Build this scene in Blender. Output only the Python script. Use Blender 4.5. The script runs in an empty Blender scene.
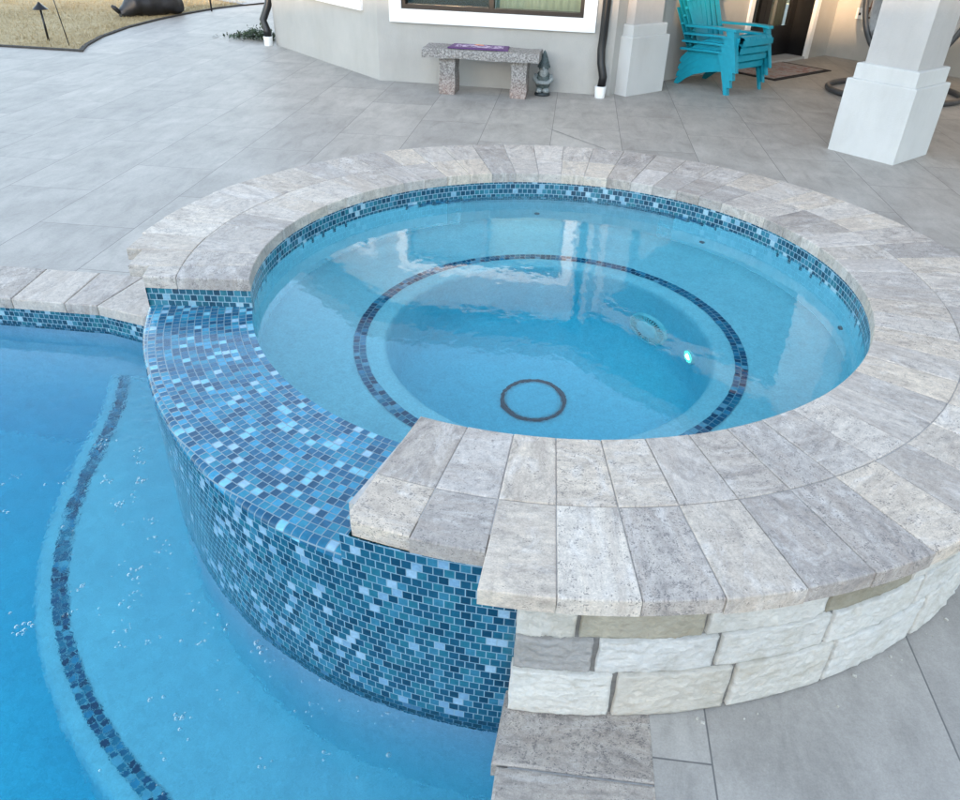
import bpy, bmesh, math, random
from mathutils import Vector, Matrix, noise
random.seed(7)
sc = bpy.context.scene
COL = sc.collection
PI = math.pi
R = math.radians

# ------------------------------------------------------------------ helpers
def tag(o, label=None, cat=None, group=None, kind=None):
    if label: o['label'] = label
    if cat: o['category'] = cat
    if group: o['group'] = group
    if kind: o['kind'] = kind
    return o

def empty(name, loc=(0, 0, 0), rz=0.0):
    o = bpy.data.objects.new(name, None)
    o.empty_display_size = .1
    COL.objects.link(o)
    o.location = loc
    o.rotation_euler = (0, 0, rz)
    return o

class MB:
    """collects polygons with uv and a per-face tone, links them as one mesh object"""
    def __init__(s): s.v = []; s.f = []; s.uv = []; s.t = []; s.sm = []
    def face(s, pts, uv=None, tone=.5, smooth=False):
        b = len(s.v); s.v += [tuple(p) for p in pts]
        s.f.append(list(range(b, b + len(pts))))
        if uv is None: uv = [(0, 0)] * len(pts)
        s.uv.append(uv); s.t.append(tone); s.sm.append(smooth)
    def grid(s, P, UV=None, tone=.5, smooth=True, flip=False):
        n, m = len(P), len(P[0]); b = len(s.v)
        for r in P: s.v += [tuple(p) for p in r]
        for i in range(n - 1):
            for j in range(m - 1):
                q = [(i, j), (i + 1, j), (i + 1, j + 1), (i, j + 1)]
                if flip: q.reverse()
                s.f.append([b + a * m + c for a, c in q])
                s.uv.append([UV[a][c] for a, c in q] if UV else [(0, 0)] * 4)
                s.t.append(tone); s.sm.append(smooth)
    def prism(s, outline, z0, z1, bev=.004, tone=.5, uvf=None, bottom=True):
        """vertical prism over a CCW outline with a chamfered top edge"""
        n = len(outline)
        def inset(d):
            o = []
            for i in range(n):
                p = Vector(outline[i]); a = Vector(outline[i - 1]); c = Vector(outline[(i + 1) % n])
                e1 = (p - a).normalized(); e2 = (c - p).normalized()
                n1 = Vector((-e1.y, e1.x)); n2 = Vector((-e2.y, e2.x))
                k = (n1 + n2); k = k / max(.3, k.dot(n1)) if k.length > 1e-6 else n1
                o.append(p + k * d)
            return o
        uvf = uvf or (lambda p: (p[0], p[1]))
        rings = [(inset(0), z0), (inset(0), z1 - bev), (inset(bev * .4), z1 - bev * .3), (inset(bev * 1.3), z1)]
        def sidez(ua, ub, uc, ud, za, zb):   # height goes onto the uv axis that runs across the edge
            if abs(ua[0] - ub[0]) < abs(ua[1] - ub[1]): return [(ua[0] + za, ua[1]), (ub[0] + za, ub[1]), (uc[0] + zb, uc[1]), (ud[0] + zb, ud[1])]
            return [(ua[0], ua[1] + za), (ub[0], ub[1] + za), (uc[0], uc[1] + zb), (ud[0], ud[1] + zb)]
        for k in range(3):
            A, za = rings[k]; B, zb = rings[k + 1]
            for i in range(n):
                j = (i + 1) % n
                ua, ub = uvf(A[i]), uvf(A[j]); uc, ud = uvf(B[j]), uvf(B[i])
                s.face([(A[i].x, A[i].y, za), (A[j].x, A[j].y, za), (B[j].x, B[j].y, zb), (B[i].x, B[i].y, zb)],
                       sidez(ua, ub, uc, ud, za, zb), tone)
        T, z = rings[3]
        s.face([(p.x, p.y, z) for p in T], [uvf(p) for p in T], tone)
        if bottom:
            s.face([(p[0], p[1], z0) for p in reversed(outline)], [uvf(p) for p in reversed(outline)], tone)
    def box(s, c, d, M=None, tone=.5):
        x, y, z = d[0] / 2, d[1] / 2, d[2] / 2
        P = [Vector((a * x, b * y, e * z)) for a in (-1, 1) for b in (-1, 1) for e in (-1, 1)]
        if M: P = [M @ p for p in P]
        P = [p + Vector(c) for p in P]
        for q, (ax, ay) in (((0, 1, 3, 2), (1, 2)), ((4, 6, 7, 5), (1, 2)), ((0, 4, 5, 1), (0, 2)), ((2, 3, 7, 6), (0, 2)), ((0, 2, 6, 4), (0, 1)), ((1, 5, 7, 3), (0, 1))):
            s.face([P[i] for i in q], [(P[i][ax], P[i][ay]) for i in q], tone)
    def tube(s, pts, r, seg=10, closed=False, caps=True, tone=.5, smooth=True):
        pts = [Vector(p) for p in pts]; n = len(pts); rings = []
        rr = r if hasattr(r, '__len__') else [r] * n
        up = None
        for i in range(n):
            a = pts[i - 1] if (i or closed) else pts[i]; c = pts[(i + 1) % n] if (i < n - 1 or closed) else pts[i]
            t = (c - a).normalized()
            if up is None: up = Vector((0, 0, 1)) if abs(t.z) < .9 else Vector((1, 0, 0))
            u = (up - t * up.dot(t)).normalized(); w = t.cross(u); up = u
            rings.append([pts[i] + (u * math.cos(2 * PI * k / seg) + w * math.sin(2 * PI * k / seg)) * rr[i] for k in range(seg)])
        b = len(s.v)
        for q in rings: s.v += [tuple(p) for p in q]
        for i in range(n if closed else n - 1):
            j = (i + 1) % n
            for k in range(seg):
                l = (k + 1) % seg
                s.f.append([b + i * seg + k, b + i * seg + l, b + j * seg + l, b + j * seg + k]); s.uv.append([(0, 0)] * 4); s.t.append(tone); s.sm.append(smooth)
        if caps and not closed:
            for q in (list(reversed(range(seg))), [(n - 1) * seg + k for k in range(seg)]):
                s.f.append([b + k for k in q]); s.uv.append([(0, 0)] * seg); s.t.append(tone); s.sm.append(False)
    def lathe(s, prof, seg=24, c=(0, 0, 0), M=None, tone=.5, smooth=True, sx=1, sy=1):
        P = []
        for r, z in prof:
            row = []
            for k in range(seg + 1):
                a = 2 * PI * k / seg
                p = Vector((r * math.cos(a) * sx, r * math.sin(a) * sy, z))
                if M: p = M @ p
                row.append(p + Vector(c))
            P.append(row)
        s.grid(P, None, tone, smooth, flip=True)
    def build(s, name, mat, parent=None, merge=False):
        me = bpy.data.meshes.new(name)
        me.from_pydata(s.v, [], s.f)
        uvl = me.uv_layers.new(name='UVMap'); ta = me.attributes.new('tone', 'FLOAT', 'FACE')
        k = 0
        for fi, u in enumerate(s.uv):
            for q in u:
                uvl.data[k].uv = q; k += 1
        ta.data.foreach_set('value', s.t)
        me.polygons.foreach_set('use_smooth', s.sm)
        if merge:
            bm = bmesh.new(); bm.from_mesh(me); bmesh.ops.remove_doubles(bm, verts=bm.verts, dist=1e-5)
            bmesh.ops.recalc_face_normals(bm, faces=bm.faces); bm.to_mesh(me); bm.free()
        me.materials.append(mat); me.update()
        o = bpy.data.objects.new(name, me); COL.objects.link(o)
        if parent: o.parent = parent
        return o

def fill_sheet(name, loops, z, mat):
    """flat sheet from an outer loop and hole loops"""
    bm = bmesh.new(); ed = []
    for L in loops:
        vs = [bm.verts.new((p[0], p[1], z)) for p in L]
        ed += [bm.edges.new((vs[i], vs[(i + 1) % len(vs)])) for i in range(len(vs))]
    bmesh.ops.triangle_fill(bm, use_beauty=True, use_dissolve=False, edges=ed)
    for f in bm.faces:
        f.normal_update()
        if f.normal.z < 0: f.normal_flip()
    me = bpy.data.meshes.new(name); bm.to_mesh(me); bm.free()
    me.materials.append(mat)
    o = bpy.data.objects.new(name, me); COL.objects.link(o)
    return o

def pol(r, deg, z=None):
    a = R(deg)
    return Vector((r * math.cos(a), r * math.sin(a))) if z is None else Vector((r * math.cos(a), r * math.sin(a), z))

def lerp(tab, x):
    if x <= tab[0][0]: return tab[0][1]
    for (a, b), (c, d) in zip(tab, tab[1:]):
        if x <= c: return b + (d - b) * (x - a) / (c - a)
    return tab[-1][1]

# ------------------------------------------------------------------ node helper
class NT:
    def __init__(s, name):
        s.m = bpy.data.materials.new(name); s.m.use_nodes = True
        s.t = s.m.node_tree; s.n = s.t.nodes; s.l = s.t.links
        s.n.clear()
        s.out = s.n.new('ShaderNodeOutputMaterial')
    def node(s, typ, ins=None, **props):
        n = s.n.new(typ)
        for k, v in props.items(): setattr(n, k, v)
        for k, v in (ins or {}).items(): s.set(n.inputs[k], v)
        return n
    def set(s, inp, v):
        if isinstance(v, bpy.types.NodeSocket): s.l.new(v, inp)
        else: inp.default_value = v
    def math(s, op, a, b=None, c=None, clamp=False):
        n = s.n.new('ShaderNodeMath'); n.operation = op; n.use_clamp = clamp
        s.set(n.inputs[0], a)
        if b is not None: s.set(n.inputs[1], b)
        if c is not None: s.set(n.inputs[2], c)
        return n.outputs[0]
    def mix(s, f, a, b, blend='MIX'):
        n = s.n.new('ShaderNodeMix'); n.data_type = 'RGBA'; n.blend_type = blend
        s.set(n.inputs[0], f); s.set(n.inputs[6], a); s.set(n.inputs[7], b)
        return n.outputs[2]
    def ramp(s, f, stops, interp='LINEAR'):
        n = s.n.new('ShaderNodeValToRGB'); r = n.color_ramp; r.interpolation = interp
        while len(r.elements) < len(stops): r.elements.new(.5)
        for e, (p, c) in zip(r.elements, stops):
            e.position = p; e.color = c if len(c) == 4 else (*c, 1)
        s.set(n.inputs[0], f); return n.outputs[0]
    def noise(s, vec, scale, detail=4, rough=.55, dist=0.0, dim='3D'):
        n = s.node('ShaderNodeTexNoise', noise_dimensions=dim)
        if vec is not None: s.l.new(vec, n.inputs['Vector'])
        n.inputs['Scale'].default_value = scale; n.inputs['Detail'].default_value = detail
        n.inputs['Roughness'].default_value = rough; n.inputs['Distortion'].default_value = dist
        return n.outputs['Fac']
    def mapping(s, vec, scale=(1, 1, 1), loc=(0, 0, 0), rot=(0, 0, 0)):
        n = s.node('ShaderNodeMapping'); s.l.new(vec, n.inputs[0])
        n.inputs['Scale'].default_value = scale; n.inputs['Location'].default_value = loc; n.inputs['Rotation'].default_value = rot
        return n.outputs[0]
    def coord(s, w='Object'):
        return s.n.new('ShaderNodeTexCoord').outputs[w]
    def attr(s, name):
        n = s.n.new('ShaderNodeAttribute'); n.attribute_name = name; return n.outputs['Fac']
    def bump(s, h, strength=.3, dist=.01, normal=None):
        n = s.n.new('ShaderNodeBump'); n.inputs['Strength'].default_value = strength; n.inputs['Distance'].default_value = dist
        s.l.new(h, n.inputs['Height'])
        if normal is not None: s.l.new(normal, n.inputs['Normal'])
        return n.outputs[0]
    def pbr(s, color, rough=.6, normal=None, **kw):
        b = s.n.new('ShaderNodeBsdfPrincipled')
        s.set(b.inputs['Base Color'], color if isinstance(color, bpy.types.NodeSocket) else (*color, 1))
        s.set(b.inputs['Roughness'], rough)
        if normal is not None: s.l.new(normal, b.inputs['Normal'])
        for k, v in kw.items(): s.set(b.inputs[k], v)
        s.l.new(b.outputs[0], s.out.inputs['Surface'])
        return s.m

def plain(name, col, rough=.5, var=.12, scale=14, bump=.15, **kw):
    t = NT(name); c = t.coord()
    f = t.noise(c, scale, 5, .6)
    a = tuple(x * (1 - var) for x in col); b = tuple(min(1, x * (1 + var)) for x in col)
    cc = t.ramp(f, [(.3, a), (.7, b)])
    f2 = t.noise(c, scale * 6, 3, .6)
    return t.pbr(cc, rough, t.bump(f2, bump, .004), **kw)

# ------------------------------------------------------------------ materials
PITCH = .0265
def mosaic(name, r0=None, wet=.5, gap=.055, spec=.4, gain=(1, 1, 1), grout=1.0):
    """square glass mosaic in running bond; uv in metres (or u = angle when r0 is given, v = radius - r0)"""
    t = NT(name)
    uv = t.node('ShaderNodeUVMap', uv_map='UVMap').outputs[0]
    sx = t.node('ShaderNodeSeparateXYZ'); t.l.new(uv, sx.inputs[0])
    v = t.math('DIVIDE', sx.outputs[1], PITCH)
    row = t.math('FLOOR', v)
    if r0 is None:
        u = t.math('DIVIDE', sx.outputs[0], PITCH)
    else:
        rr = t.math('MULTIPLY_ADD', t.math('ADD', row, .5), PITCH, r0)
        u = t.math('DIVIDE', t.math('MULTIPLY', sx.outputs[0], rr), PITCH)
    off = t.math('MULTIPLY', t.math('FLOORED_MODULO', row, 2.0), .5)
    jit = t.node('ShaderNodeTexWhiteNoise', noise_dimensions='1D'); t.set(jit.inputs['W'], row)
    off = t.math('ADD', off, t.math('MULTIPLY', jit.outputs[0], .12))
    u = t.math('ADD', u, off)
    col = t.math('FLOOR', u)
    fu = t.math('FRACT', u); fv = t.math('FRACT', v)
    cell = t.node('ShaderNodeCombineXYZ'); t.l.new(col, cell.inputs[0]); t.l.new(row, cell.inputs[1])
    wn = t.node('ShaderNodeTexWhiteNoise', noise_dimensions='3D'); t.l.new(cell.outputs[0], wn.inputs['Vector'])
    sc2 = t.node('ShaderNodeSeparateColor'); t.l.new(wn.outputs['Color'], sc2.inputs[0])
    c = t.ramp(wn.outputs['Value'], [(0, (.006, .048, .085)), (.18, (.010, .075, .125)), (.40, (.012, .100, .150)), (.62, (.020, .145, .19)),
                                     (.78, (.035, .18, .25)), (.895, (.19, .36, .46)), (.955, (.30, .47, .54))], 'CONSTANT')
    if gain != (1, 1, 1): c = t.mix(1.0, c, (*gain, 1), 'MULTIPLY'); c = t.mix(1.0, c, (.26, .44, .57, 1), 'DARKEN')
    # cloudy glass inside each tile
    cl = t.noise(uv, 75, 3, .65)
    c = t.mix(.7, c, t.mix(cl, (.35, .4, .45, 1), (1.75, 1.65, 1.6, 1)), 'MULTIPLY')
    eu = t.math('MINIMUM', fu, t.math('SUBTRACT', 1.0, fu)); ev = t.math('MINIMUM', fv, t.math('SUBTRACT', 1.0, fv))
    e = t.math('MINIMUM', eu, ev)
    mr = t.node('ShaderNodeMapRange', interpolation_type='SMOOTHSTEP'); t.l.new(e, mr.inputs[0])
    mr.inputs[1].default_value = gap - .02; mr.inputs[2].default_value = gap + .02
    mask = mr.outputs[0]
    gr = t.mix(t.noise(uv, 9, 3), (.14 * grout, .27 * grout, .36 * grout, 1), (.36 * grout, .50 * grout, .57 * grout, 1))
    c = t.mix(mask, gr, c)
    mr2 = t.node('ShaderNodeMapRange', interpolation_type='SMOOTHSTEP'); t.l.new(e, mr2.inputs[0])
    mr2.inputs[1].default_value = gap - .02; mr2.inputs[2].default_value = gap + .09
    tilt = t.math('ADD', t.math('MULTIPLY', t.math('SUBTRACT', fu, .5), t.math('SUBTRACT', sc2.outputs[0], .5)),
                  t.math('MULTIPLY', t.math('SUBTRACT', fv, .5), t.math('SUBTRACT', sc2.outputs[1], .5)))
    h = t.math('ADD', t.math('MULTIPLY', mr2.outputs[0], .55), t.math('MULTIPLY', tilt, .45))
    film = t.noise(t.mapping(uv, (30, 14, 1)), 1.0, 2, .5)
    h = t.math('ADD', h, t.math('MULTIPLY', film, .5 * wet))
    nm = t.bump(h, .45, .0022)
    cn = t.bump(film, .35, .004)
    rough = t.math('MULTIPLY_ADD', mask, -.32, .45)
    m = t.pbr(c, rough, nm, **{'Specular IOR Level': spec, 'Coat Weight': wet, 'Coat Roughness': .06, 'Coat Normal': cn, 'Coat IOR': 1.33})
    return m

def travertine(name, dark=1.0):
    t = NT(name)
    uv = t.node('ShaderNodeUVMap', uv_map='UVMap').outputs[0]
    tone = t.attr('tone')
    # tone 0..1 selects the kind of slab; u runs along the radial length
    toff = t.node('ShaderNodeCombineXYZ'); t.l.new(t.math('MULTIPLY', tone, 37.0), toff.inputs[2])
    va = t.node('ShaderNodeVectorMath', operation='ADD'); t.l.new(uv, va.inputs[0]); t.l.new(toff.outputs[0], va.inputs[1])
    p = va.outputs[0]
    vein = t.noise(t.mapping(p, (3.0, 7.5, 1)), 1.0, 10, .70, 2.6)
    vein2 = t.noise(t.mapping(p, (11, 26, 1)), 1.0, 7, .70, 1.6)
    clouds = t.noise(p, 9, 5, .65, .6)
    rnd = t.node('ShaderNodeTexWhiteNoise', noise_dimensions='1D'); t.l.new(tone, rnd.inputs['W'])
    base = t.ramp(rnd.outputs[0], [(0, (.42, .40, .38)), (.18, (.56, .53, .49)), (.36, (.36, .35, .345)), (.52, (.60, .54, .46)), (.66, (.49, .455, .41)), (.80, (.33, .315, .305)), (.9, (.54, .52, .50)), (1, (.62, .585, .53))])
    amt = t.node('ShaderNodeMapRange'); t.l.new(t.math('FRACT', t.math('MULTIPLY', tone, 7.3)), amt.inputs[0]); amt.inputs[3].default_value = .35; amt.inputs[4].default_value = 1.0
    veins = t.ramp(vein, [(.34, (.46, .44, .44)), (.45, (.82, .80, .80)), (.57, (1.03, 1.01, .99)), (.70, (1.22, 1.17, 1.10))])
    c = t.mix(amt.outputs[0], base, veins, 'MULTIPLY')
    c = t.mix(.6, c, t.ramp(vein2, [(.30, (.66, .65, .66)), (.48, (1, 1, 1)), (.7, (1.16, 1.14, 1.12))]), 'MULTIPLY')
    c = t.mix(t.math('MULTIPLY', clouds, .22), c, (.52, .48, .42, 1))
    wc = t.noise(t.mapping(p, (5, 9, 1), loc=(7, 1, 0)), 1.0, 7, .72, 1.8)
    c = t.mix(t.math('MULTIPLY', t.ramp(wc, [(.52, (0, 0, 0)), (.66, (1, 1, 1))]), .55), c, (.66, .65, .635, 1))
    dc_ = t.noise(t.mapping(p, (4, 8, 1), loc=(2, 8, 0)), 1.0, 8, .75, 2.0)
    c = t.mix(t.math('MULTIPLY', t.ramp(dc_, [(.54, (0, 0, 0)), (.66, (1, 1, 1))]), .5), c, (.22, .21, .21, 1))
    mot = t.noise(p, 55, 5, .75)
    c = t.mix(.8, c, t.ramp(mot, [(.32, (.72, .71, .71)), (.5, (1, 1, 1)), (.68, (1.2, 1.18, 1.15))]), 'MULTIPLY')
    rv = t.noise(t.mapping(p, (3.2, 12, 1), loc=(4, 2, 0)), 1.0, 8, .7, 1.6)
    c = t.mix(t.math('MULTIPLY', t.ramp(rv, [(.50, (0, 0, 0)), (.60, (1, 1, 1)), (.70, (.2, .2, .2))]), .38), c, (.38, .325, .28, 1))
    # pits of several sizes, clustered; some slabs have many, some hardly any
    pm = t.math('FRACT', t.math('MULTIPLY', tone, 13.7))
    wp = t.node('ShaderNodeVectorMath', operation='MULTIPLY_ADD'); wn3 = t.node('ShaderNodeTexNoise'); t.l.new(p, wn3.inputs['Vector']); wn3.inputs['Scale'].default_value = 70
    t.l.new(wn3.outputs['Color'], wp.inputs[0]); wp.inputs[1].default_value = (.018, .018, .018); t.l.new(p, wp.inputs[2])
    vo = t.node('ShaderNodeTexVoronoi'); t.l.new(t.mapping(wp.outputs[0], (150, 230, 1)), vo.inputs['Vector']); vo.inputs['Scale'].default_value = 1.0
    sz = t.noise(p, 45, 4, .7)
    thr = t.math('MULTIPLY', t.math('SUBTRACT', sz, t.math('MULTIPLY_ADD', pm, .16, .33)), 1.7)
    pitm = t.math('LESS_THAN', vo.outputs['Distance'], thr)
    c = t.mix(t.math('MULTIPLY', pitm, .62), c, (.13, .125, .13, 1))
    grain = t.noise(p, 260, 3, .7)
    c = t.mix(.5, c, t.ramp(grain, [(.3, (.62, .62, .62)), (.7, (1.32, 1.32, 1.32))]), 'MULTIPLY')
    c = t.mix(1.0, c, (dark * 1.0, dark * .95, dark * .90, 1), 'MULTIPLY')
    h = t.math('ADD', t.math('MULTIPLY', vein2, .5), t.math('MULTIPLY', grain, .35))
    h = t.math('SUBTRACT', h, t.math('MULTIPLY', pitm, .8))
    return t.pbr(c, .62, t.bump(h, .35, .003))

def limestone():
    t = NT('chopped_limestone')
    c = t.coord(); tone = t.attr('tone')
    rnd = tone
    base = t.ramp(rnd, [(0, (.33, .32, .305)), (.14, (.42, .40, .375)), (.2, (.30, .275, .20)), (.3, (.43, .395, .32)), (.36, (.51, .475, .41)), (.55, (.60, .58, .53)), (.8, (.58, .575, .55)), (1, (.66, .64, .58))], 'LINEAR')
    n1 = t.noise(c, 9, 6, .65, .5); n2 = t.noise(t.mapping(c, (20, 20, 60)), 1, 5, .7); n3 = t.noise(c, 130, 3, .7)
    col = t.mix(.7, base, t.ramp(n1, [(.3, (.78, .74, .66)), (.5, (1, 1, 1)), (.75, (1.12, 1.1, 1.06))]), 'MULTIPLY')
    col = t.mix(.4, col, t.ramp(n2, [(.3, (.8, .78, .75)), (.6, (1.08, 1.08, 1.07))]), 'MULTIPLY')
    h = t.math('ADD', t.math('MULTIPLY', n2, .8), t.math('MULTIPLY', n3, .25))
    h = t.math('ADD', h, t.math('MULTIPLY', n1, .9))
    n4 = t.noise(t.mapping(c, (60, 60, 95)), 1, 6, .75, .8)
    col = t.mix(.45, col, t.ramp(n4, [(.32, (.72, .69, .64)), (.5, (1, 1, 1)), (.7, (1.1, 1.1, 1.1))]), 'MULTIPLY')
    h = t.math('ADD', h, t.math('MULTIPLY', n4, .8))
    return t.pbr(col, .9, t.bump(h, .75, .008))

def deck_mat():
    t = NT('grey_porcelain_pavers')
    g = t.coord(); sx = t.node('ShaderNodeSeparateXYZ'); t.l.new(g, sx.inputs[0])
    u = t.math('DIVIDE', t.math('ADD', sx.outputs[0], .125), .604)
    cu = t.math('FLOOR', u)
    off = t.math('MULTIPLY', t.math('FLOORED_MODULO', cu, 2.0), .5)
    v = t.math('ADD', t.math('DIVIDE', t.math('ADD', sx.outputs[1], 1.795), 1.208), off)
    cv = t.math('FLOOR', v)
    fu = t.math('FRACT', u); fv = t.math('FRACT', v)
    eu = t.math('MULTIPLY', t.math('MINIMUM', fu, t.math('SUBTRACT', 1.0, fu)), .604)
    ev = t.math('MULTIPLY', t.math('MINIMUM', fv, t.math('SUBTRACT', 1.0, fv)), 1.208)
    wob = t.math('MULTIPLY', t.math('SUBTRACT', t.noise(g, 40, 3), .5), .0012)
    e = t.math('ADD', t.math('MINIMUM', eu, ev), wob)
    mr = t.node('ShaderNodeMapRange', interpolation_type='SMOOTHSTEP'); t.l.new(e, mr.inputs[0])
    mr.inputs[1].default_value = .0010; mr.inputs[2].default_value = .0032
    cell = t.node('ShaderNodeCombineXYZ'); t.l.new(cu, cell.inputs[0]); t.l.new(cv, cell.inputs[1])
    wn = t.node('ShaderNodeTexWhiteNoise', noise_dimensions='3D'); t.l.new(cell.outputs[0], wn.inputs['Vector'])
    va = t.node('ShaderNodeVectorMath', operation='MULTIPLY_ADD'); t.l.new(wn.outputs['Color'], va.inputs[0]); va.inputs[1].default_value = (9, 9, 9); t.l.new(g, va.inputs[2])
    p = va.outputs[0]
    n1 = t.noise(p, 2.2, 6, .62, .3); n2 = t.noise(t.mapping(p, (9, 3.2, 6)), 1, 6, .68, .6); n3 = t.noise(g, 190, 3, .75); n4 = t.noise(g, 55, 4, .7)
    c = t.ramp(n1, [(.28, (.300, .280, .253)), (.5, (.360, .337, .306)), (.72, (.42, .394, .357))])
    c = t.mix(.85, c, t.ramp(n2, [(.3, (.76, .76, .76)), (.5, (1, 1, 1)), (.72, (1.17, 1.17, 1.17))]), 'MULTIPLY')
    c = t.mix(.6, c, t.ramp(wn.outputs['Value'], [(0, (.88, .88, .885)), (1, (1.12, 1.11, 1.095))]), 'MULTIPLY')
    c = t.mix(.5, c, t.ramp(n4, [(.3, (.84, .84, .84)), (.7, (1.14, 1.14, 1.14))]), 'MULTIPLY')
    c = t.mix(.5, c, t.ramp(n3, [(.3, (.78, .78, .78)), (.7, (1.2, 1.2, 1.2))]), 'MULTIPLY')
    c = t.mix(mr.outputs[0], (.14, .135, .13, 1), c)
    h = t.math('ADD', t.math('MULTIPLY', mr.outputs[0], .8), t.math('MULTIPLY', n3, .22))
    h = t.math('ADD', h, t.math('MULTIPLY', n4, .25))
    rough = t.math('MULTIPLY_ADD', n2, .18, .47)
    return t.pbr(c, rough, t.bump(h, .3, .003), **{'Specular IOR Level': .45})

def plaster(name, col, dark):
    t = NT(name); c = t.coord()
    n1 = t.noise(c, 3.5, 5, .6); n2 = t.noise(c, 120, 3, .7)
    cc = t.ramp(n1, [(.3, dark), (.7, col)])
    cc = t.mix(.45, cc, t.ramp(n2, [(.35, (.75, .75, .75)), (.65, (1.2, 1.2, 1.2))]), 'MULTIPLY')
    n3 = t.noise(c, 22, 6, .7, .5)
    cc = t.mix(.5, cc, t.ramp(n3, [(.32, (.78, .80, .82)), (.5, (1, 1, 1)), (.68, (1.14, 1.13, 1.12))]), 'MULTIPLY')
    return t.pbr(cc, .55, t.bump(n2, .2, .003))

def water_mat(name, ab, dens, scale, strength, foam=False):
    t = NT(name); c = t.coord()
    w1 = t.noise(t.mapping(c, (scale, scale * .8, scale)), 1, 2, .45, .4)
    w2 = t.noise(t.mapping(c, (scale * 3.4, scale * 2.6, 1), rot=(0, 0, .6)), 1, 2, .5, .3)
    w3 = t.noise(c, scale * 9, 2, .5)
    h = t.math('ADD', t.math('MULTIPLY', w1, .8), t.math('MULTIPLY', w2, .42))
    h = t.math('ADD', h, t.math('MULTIPLY', w3, .06 if foam else .02))
    if foam:   # rougher where the spillway drops into the pool
        g = t.node('ShaderNodeVectorMath', operation='LENGTH'); t.l.new(t.mapping(c, (1, 1, 0)), g.inputs[0])
        mr = t.node('ShaderNodeMapRange'); t.l.new(g.outputs['Value'], mr.inputs[0])
        mr.inputs[1].default_value = 1.62; mr.inputs[2].default_value = 2.25; mr.inputs[3].default_value = 1.0; mr.inputs[4].default_value = .10
        w4 = t.noise(c, 26, 3, .6, .5)
        h = t.math('ADD', h, t.math('MULTIPLY', t.math('MULTIPLY', w4, mr.outputs[0]), 1.5))
    g = t.node('ShaderNodeBsdfGlass'); g.inputs['IOR'].default_value = 1.333; g.inputs['Roughness'].default_value = 0.0
    g.inputs['Color'].default_value = (1, 1, 1, 1)
    t.l.new(t.bump(h, strength, .02), g.inputs['Normal'])
    t.l.new(g.outputs[0], t.out.inputs['Surface'])
    v = t.node('ShaderNodeVolumeAbsorption'); v.inputs['Color'].default_value = (*ab, 1); v.inputs['Density'].default_value = dens
    t.l.new(v.outputs[0], t.out.inputs['Volume'])
    return t.m

def stucco(name, col):
    t = NT(name); c = t.coord()
    n1 = t.noise(c, 1.6, 5, .6); n2 = t.noise(c, 160, 4, .7)
    cc = t.mix(.6, (*col, 1), t.ramp(n1, [(.3, (.9, .9, .9)), (.7, (1.08, 1.08, 1.07))]), 'MULTIPLY')
    n3 = t.noise(t.mapping(c, (2.5, 2.5, .8)), 1, 6, .7)
    cc = t.mix(.5, cc, t.ramp(n3, [(.35, (.86, .85, .83)), (.55, (1, 1, 1))]), 'MULTIPLY')
    n5 = t.noise(c, 60, 4, .7)
    return t.pbr(cc, .88, t.bump(t.math('ADD', n2, n5), .55, .006))

def grass_mat():
    t = NT('dormant_grass'); c = t.coord()
    n1 = t.noise(c, .9, 5, .6); n2 = t.noise(t.mapping(c, (14, 40, 14)), 1, 5, .7); n3 = t.noise(c, 90, 3, .7)
    cc = t.ramp(n1, [(.3, (.42, .32, .165)), (.55, (.53, .42, .24)), (.75, (.60, .50, .31))])
    cc = t.mix(.7, cc, t.ramp(n2, [(.3, (.6, .58, .5)), (.5, (1, 1, 1)), (.72, (1.25, 1.22, 1.15))]), 'MULTIPLY')
    cc = t.mix(.6, cc, t.ramp(n3, [(.3, (.6, .6, .6)), (.7, (1.3, 1.3, 1.3))]), 'MULTIPLY')
    return t.pbr(cc, .95, t.bump(t.math('ADD', n2, n3), .8, .03))

def granite(name):
    t = NT(name); c = t.coord()
    vo = t.node('ShaderNodeTexVoronoi'); t.l.new(c, vo.inputs['Vector']); vo.inputs['Scale'].default_value = 95
    s2 = t.node('ShaderNodeSeparateColor'); t.l.new(vo.outputs['Color'], s2.inputs[0])
    cc = t.ramp(s2.outputs[0], [(0, (.15, .14, .13)), (.25, (.22, .205, .195)), (.5, (.28, .265, .25)), (.78, (.35, .335, .315)), (1, (.25, .19, .155))], 'CONSTANT')
    n = t.noise(c, 30, 4, .6)
    zz = t.node('ShaderNodeSeparateXYZ'); t.l.new(c, zz.inputs[0])
    st = t.node('ShaderNodeMapRange'); t.l.new(zz.outputs[2], st.inputs[0]); st.inputs[1].default_value = .05; st.inputs[2].default_value = .22; st.inputs[3].default_value = .42; st.inputs[4].default_value = 0
    cc = t.mix(t.math('MULTIPLY', st.outputs[0], n), cc, (.42, .19, .12, 1))   # rusty soil stain at the feet of the bench
    return t.pbr(cc, .8, t.bump(n, .6, .01))

def shingles():
    t = NT('roof_shingles'); c = t.coord()
    br = t.node('ShaderNodeTexBrick'); t.l.new(c, br.inputs['Vector']); br.inputs['Scale'].default_value = 3
    br.inputs['Color1'].default_value = (.09, .075, .065, 1); br.inputs['Color2'].default_value = (.14, .12, .10, 1); br.inputs['Mortar'].default_value = (.04, .035, .03, 1)
    return t.pbr(br.outputs[0], .9, t.bump(t.noise(c, 40, 3), .4, .01))

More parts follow.
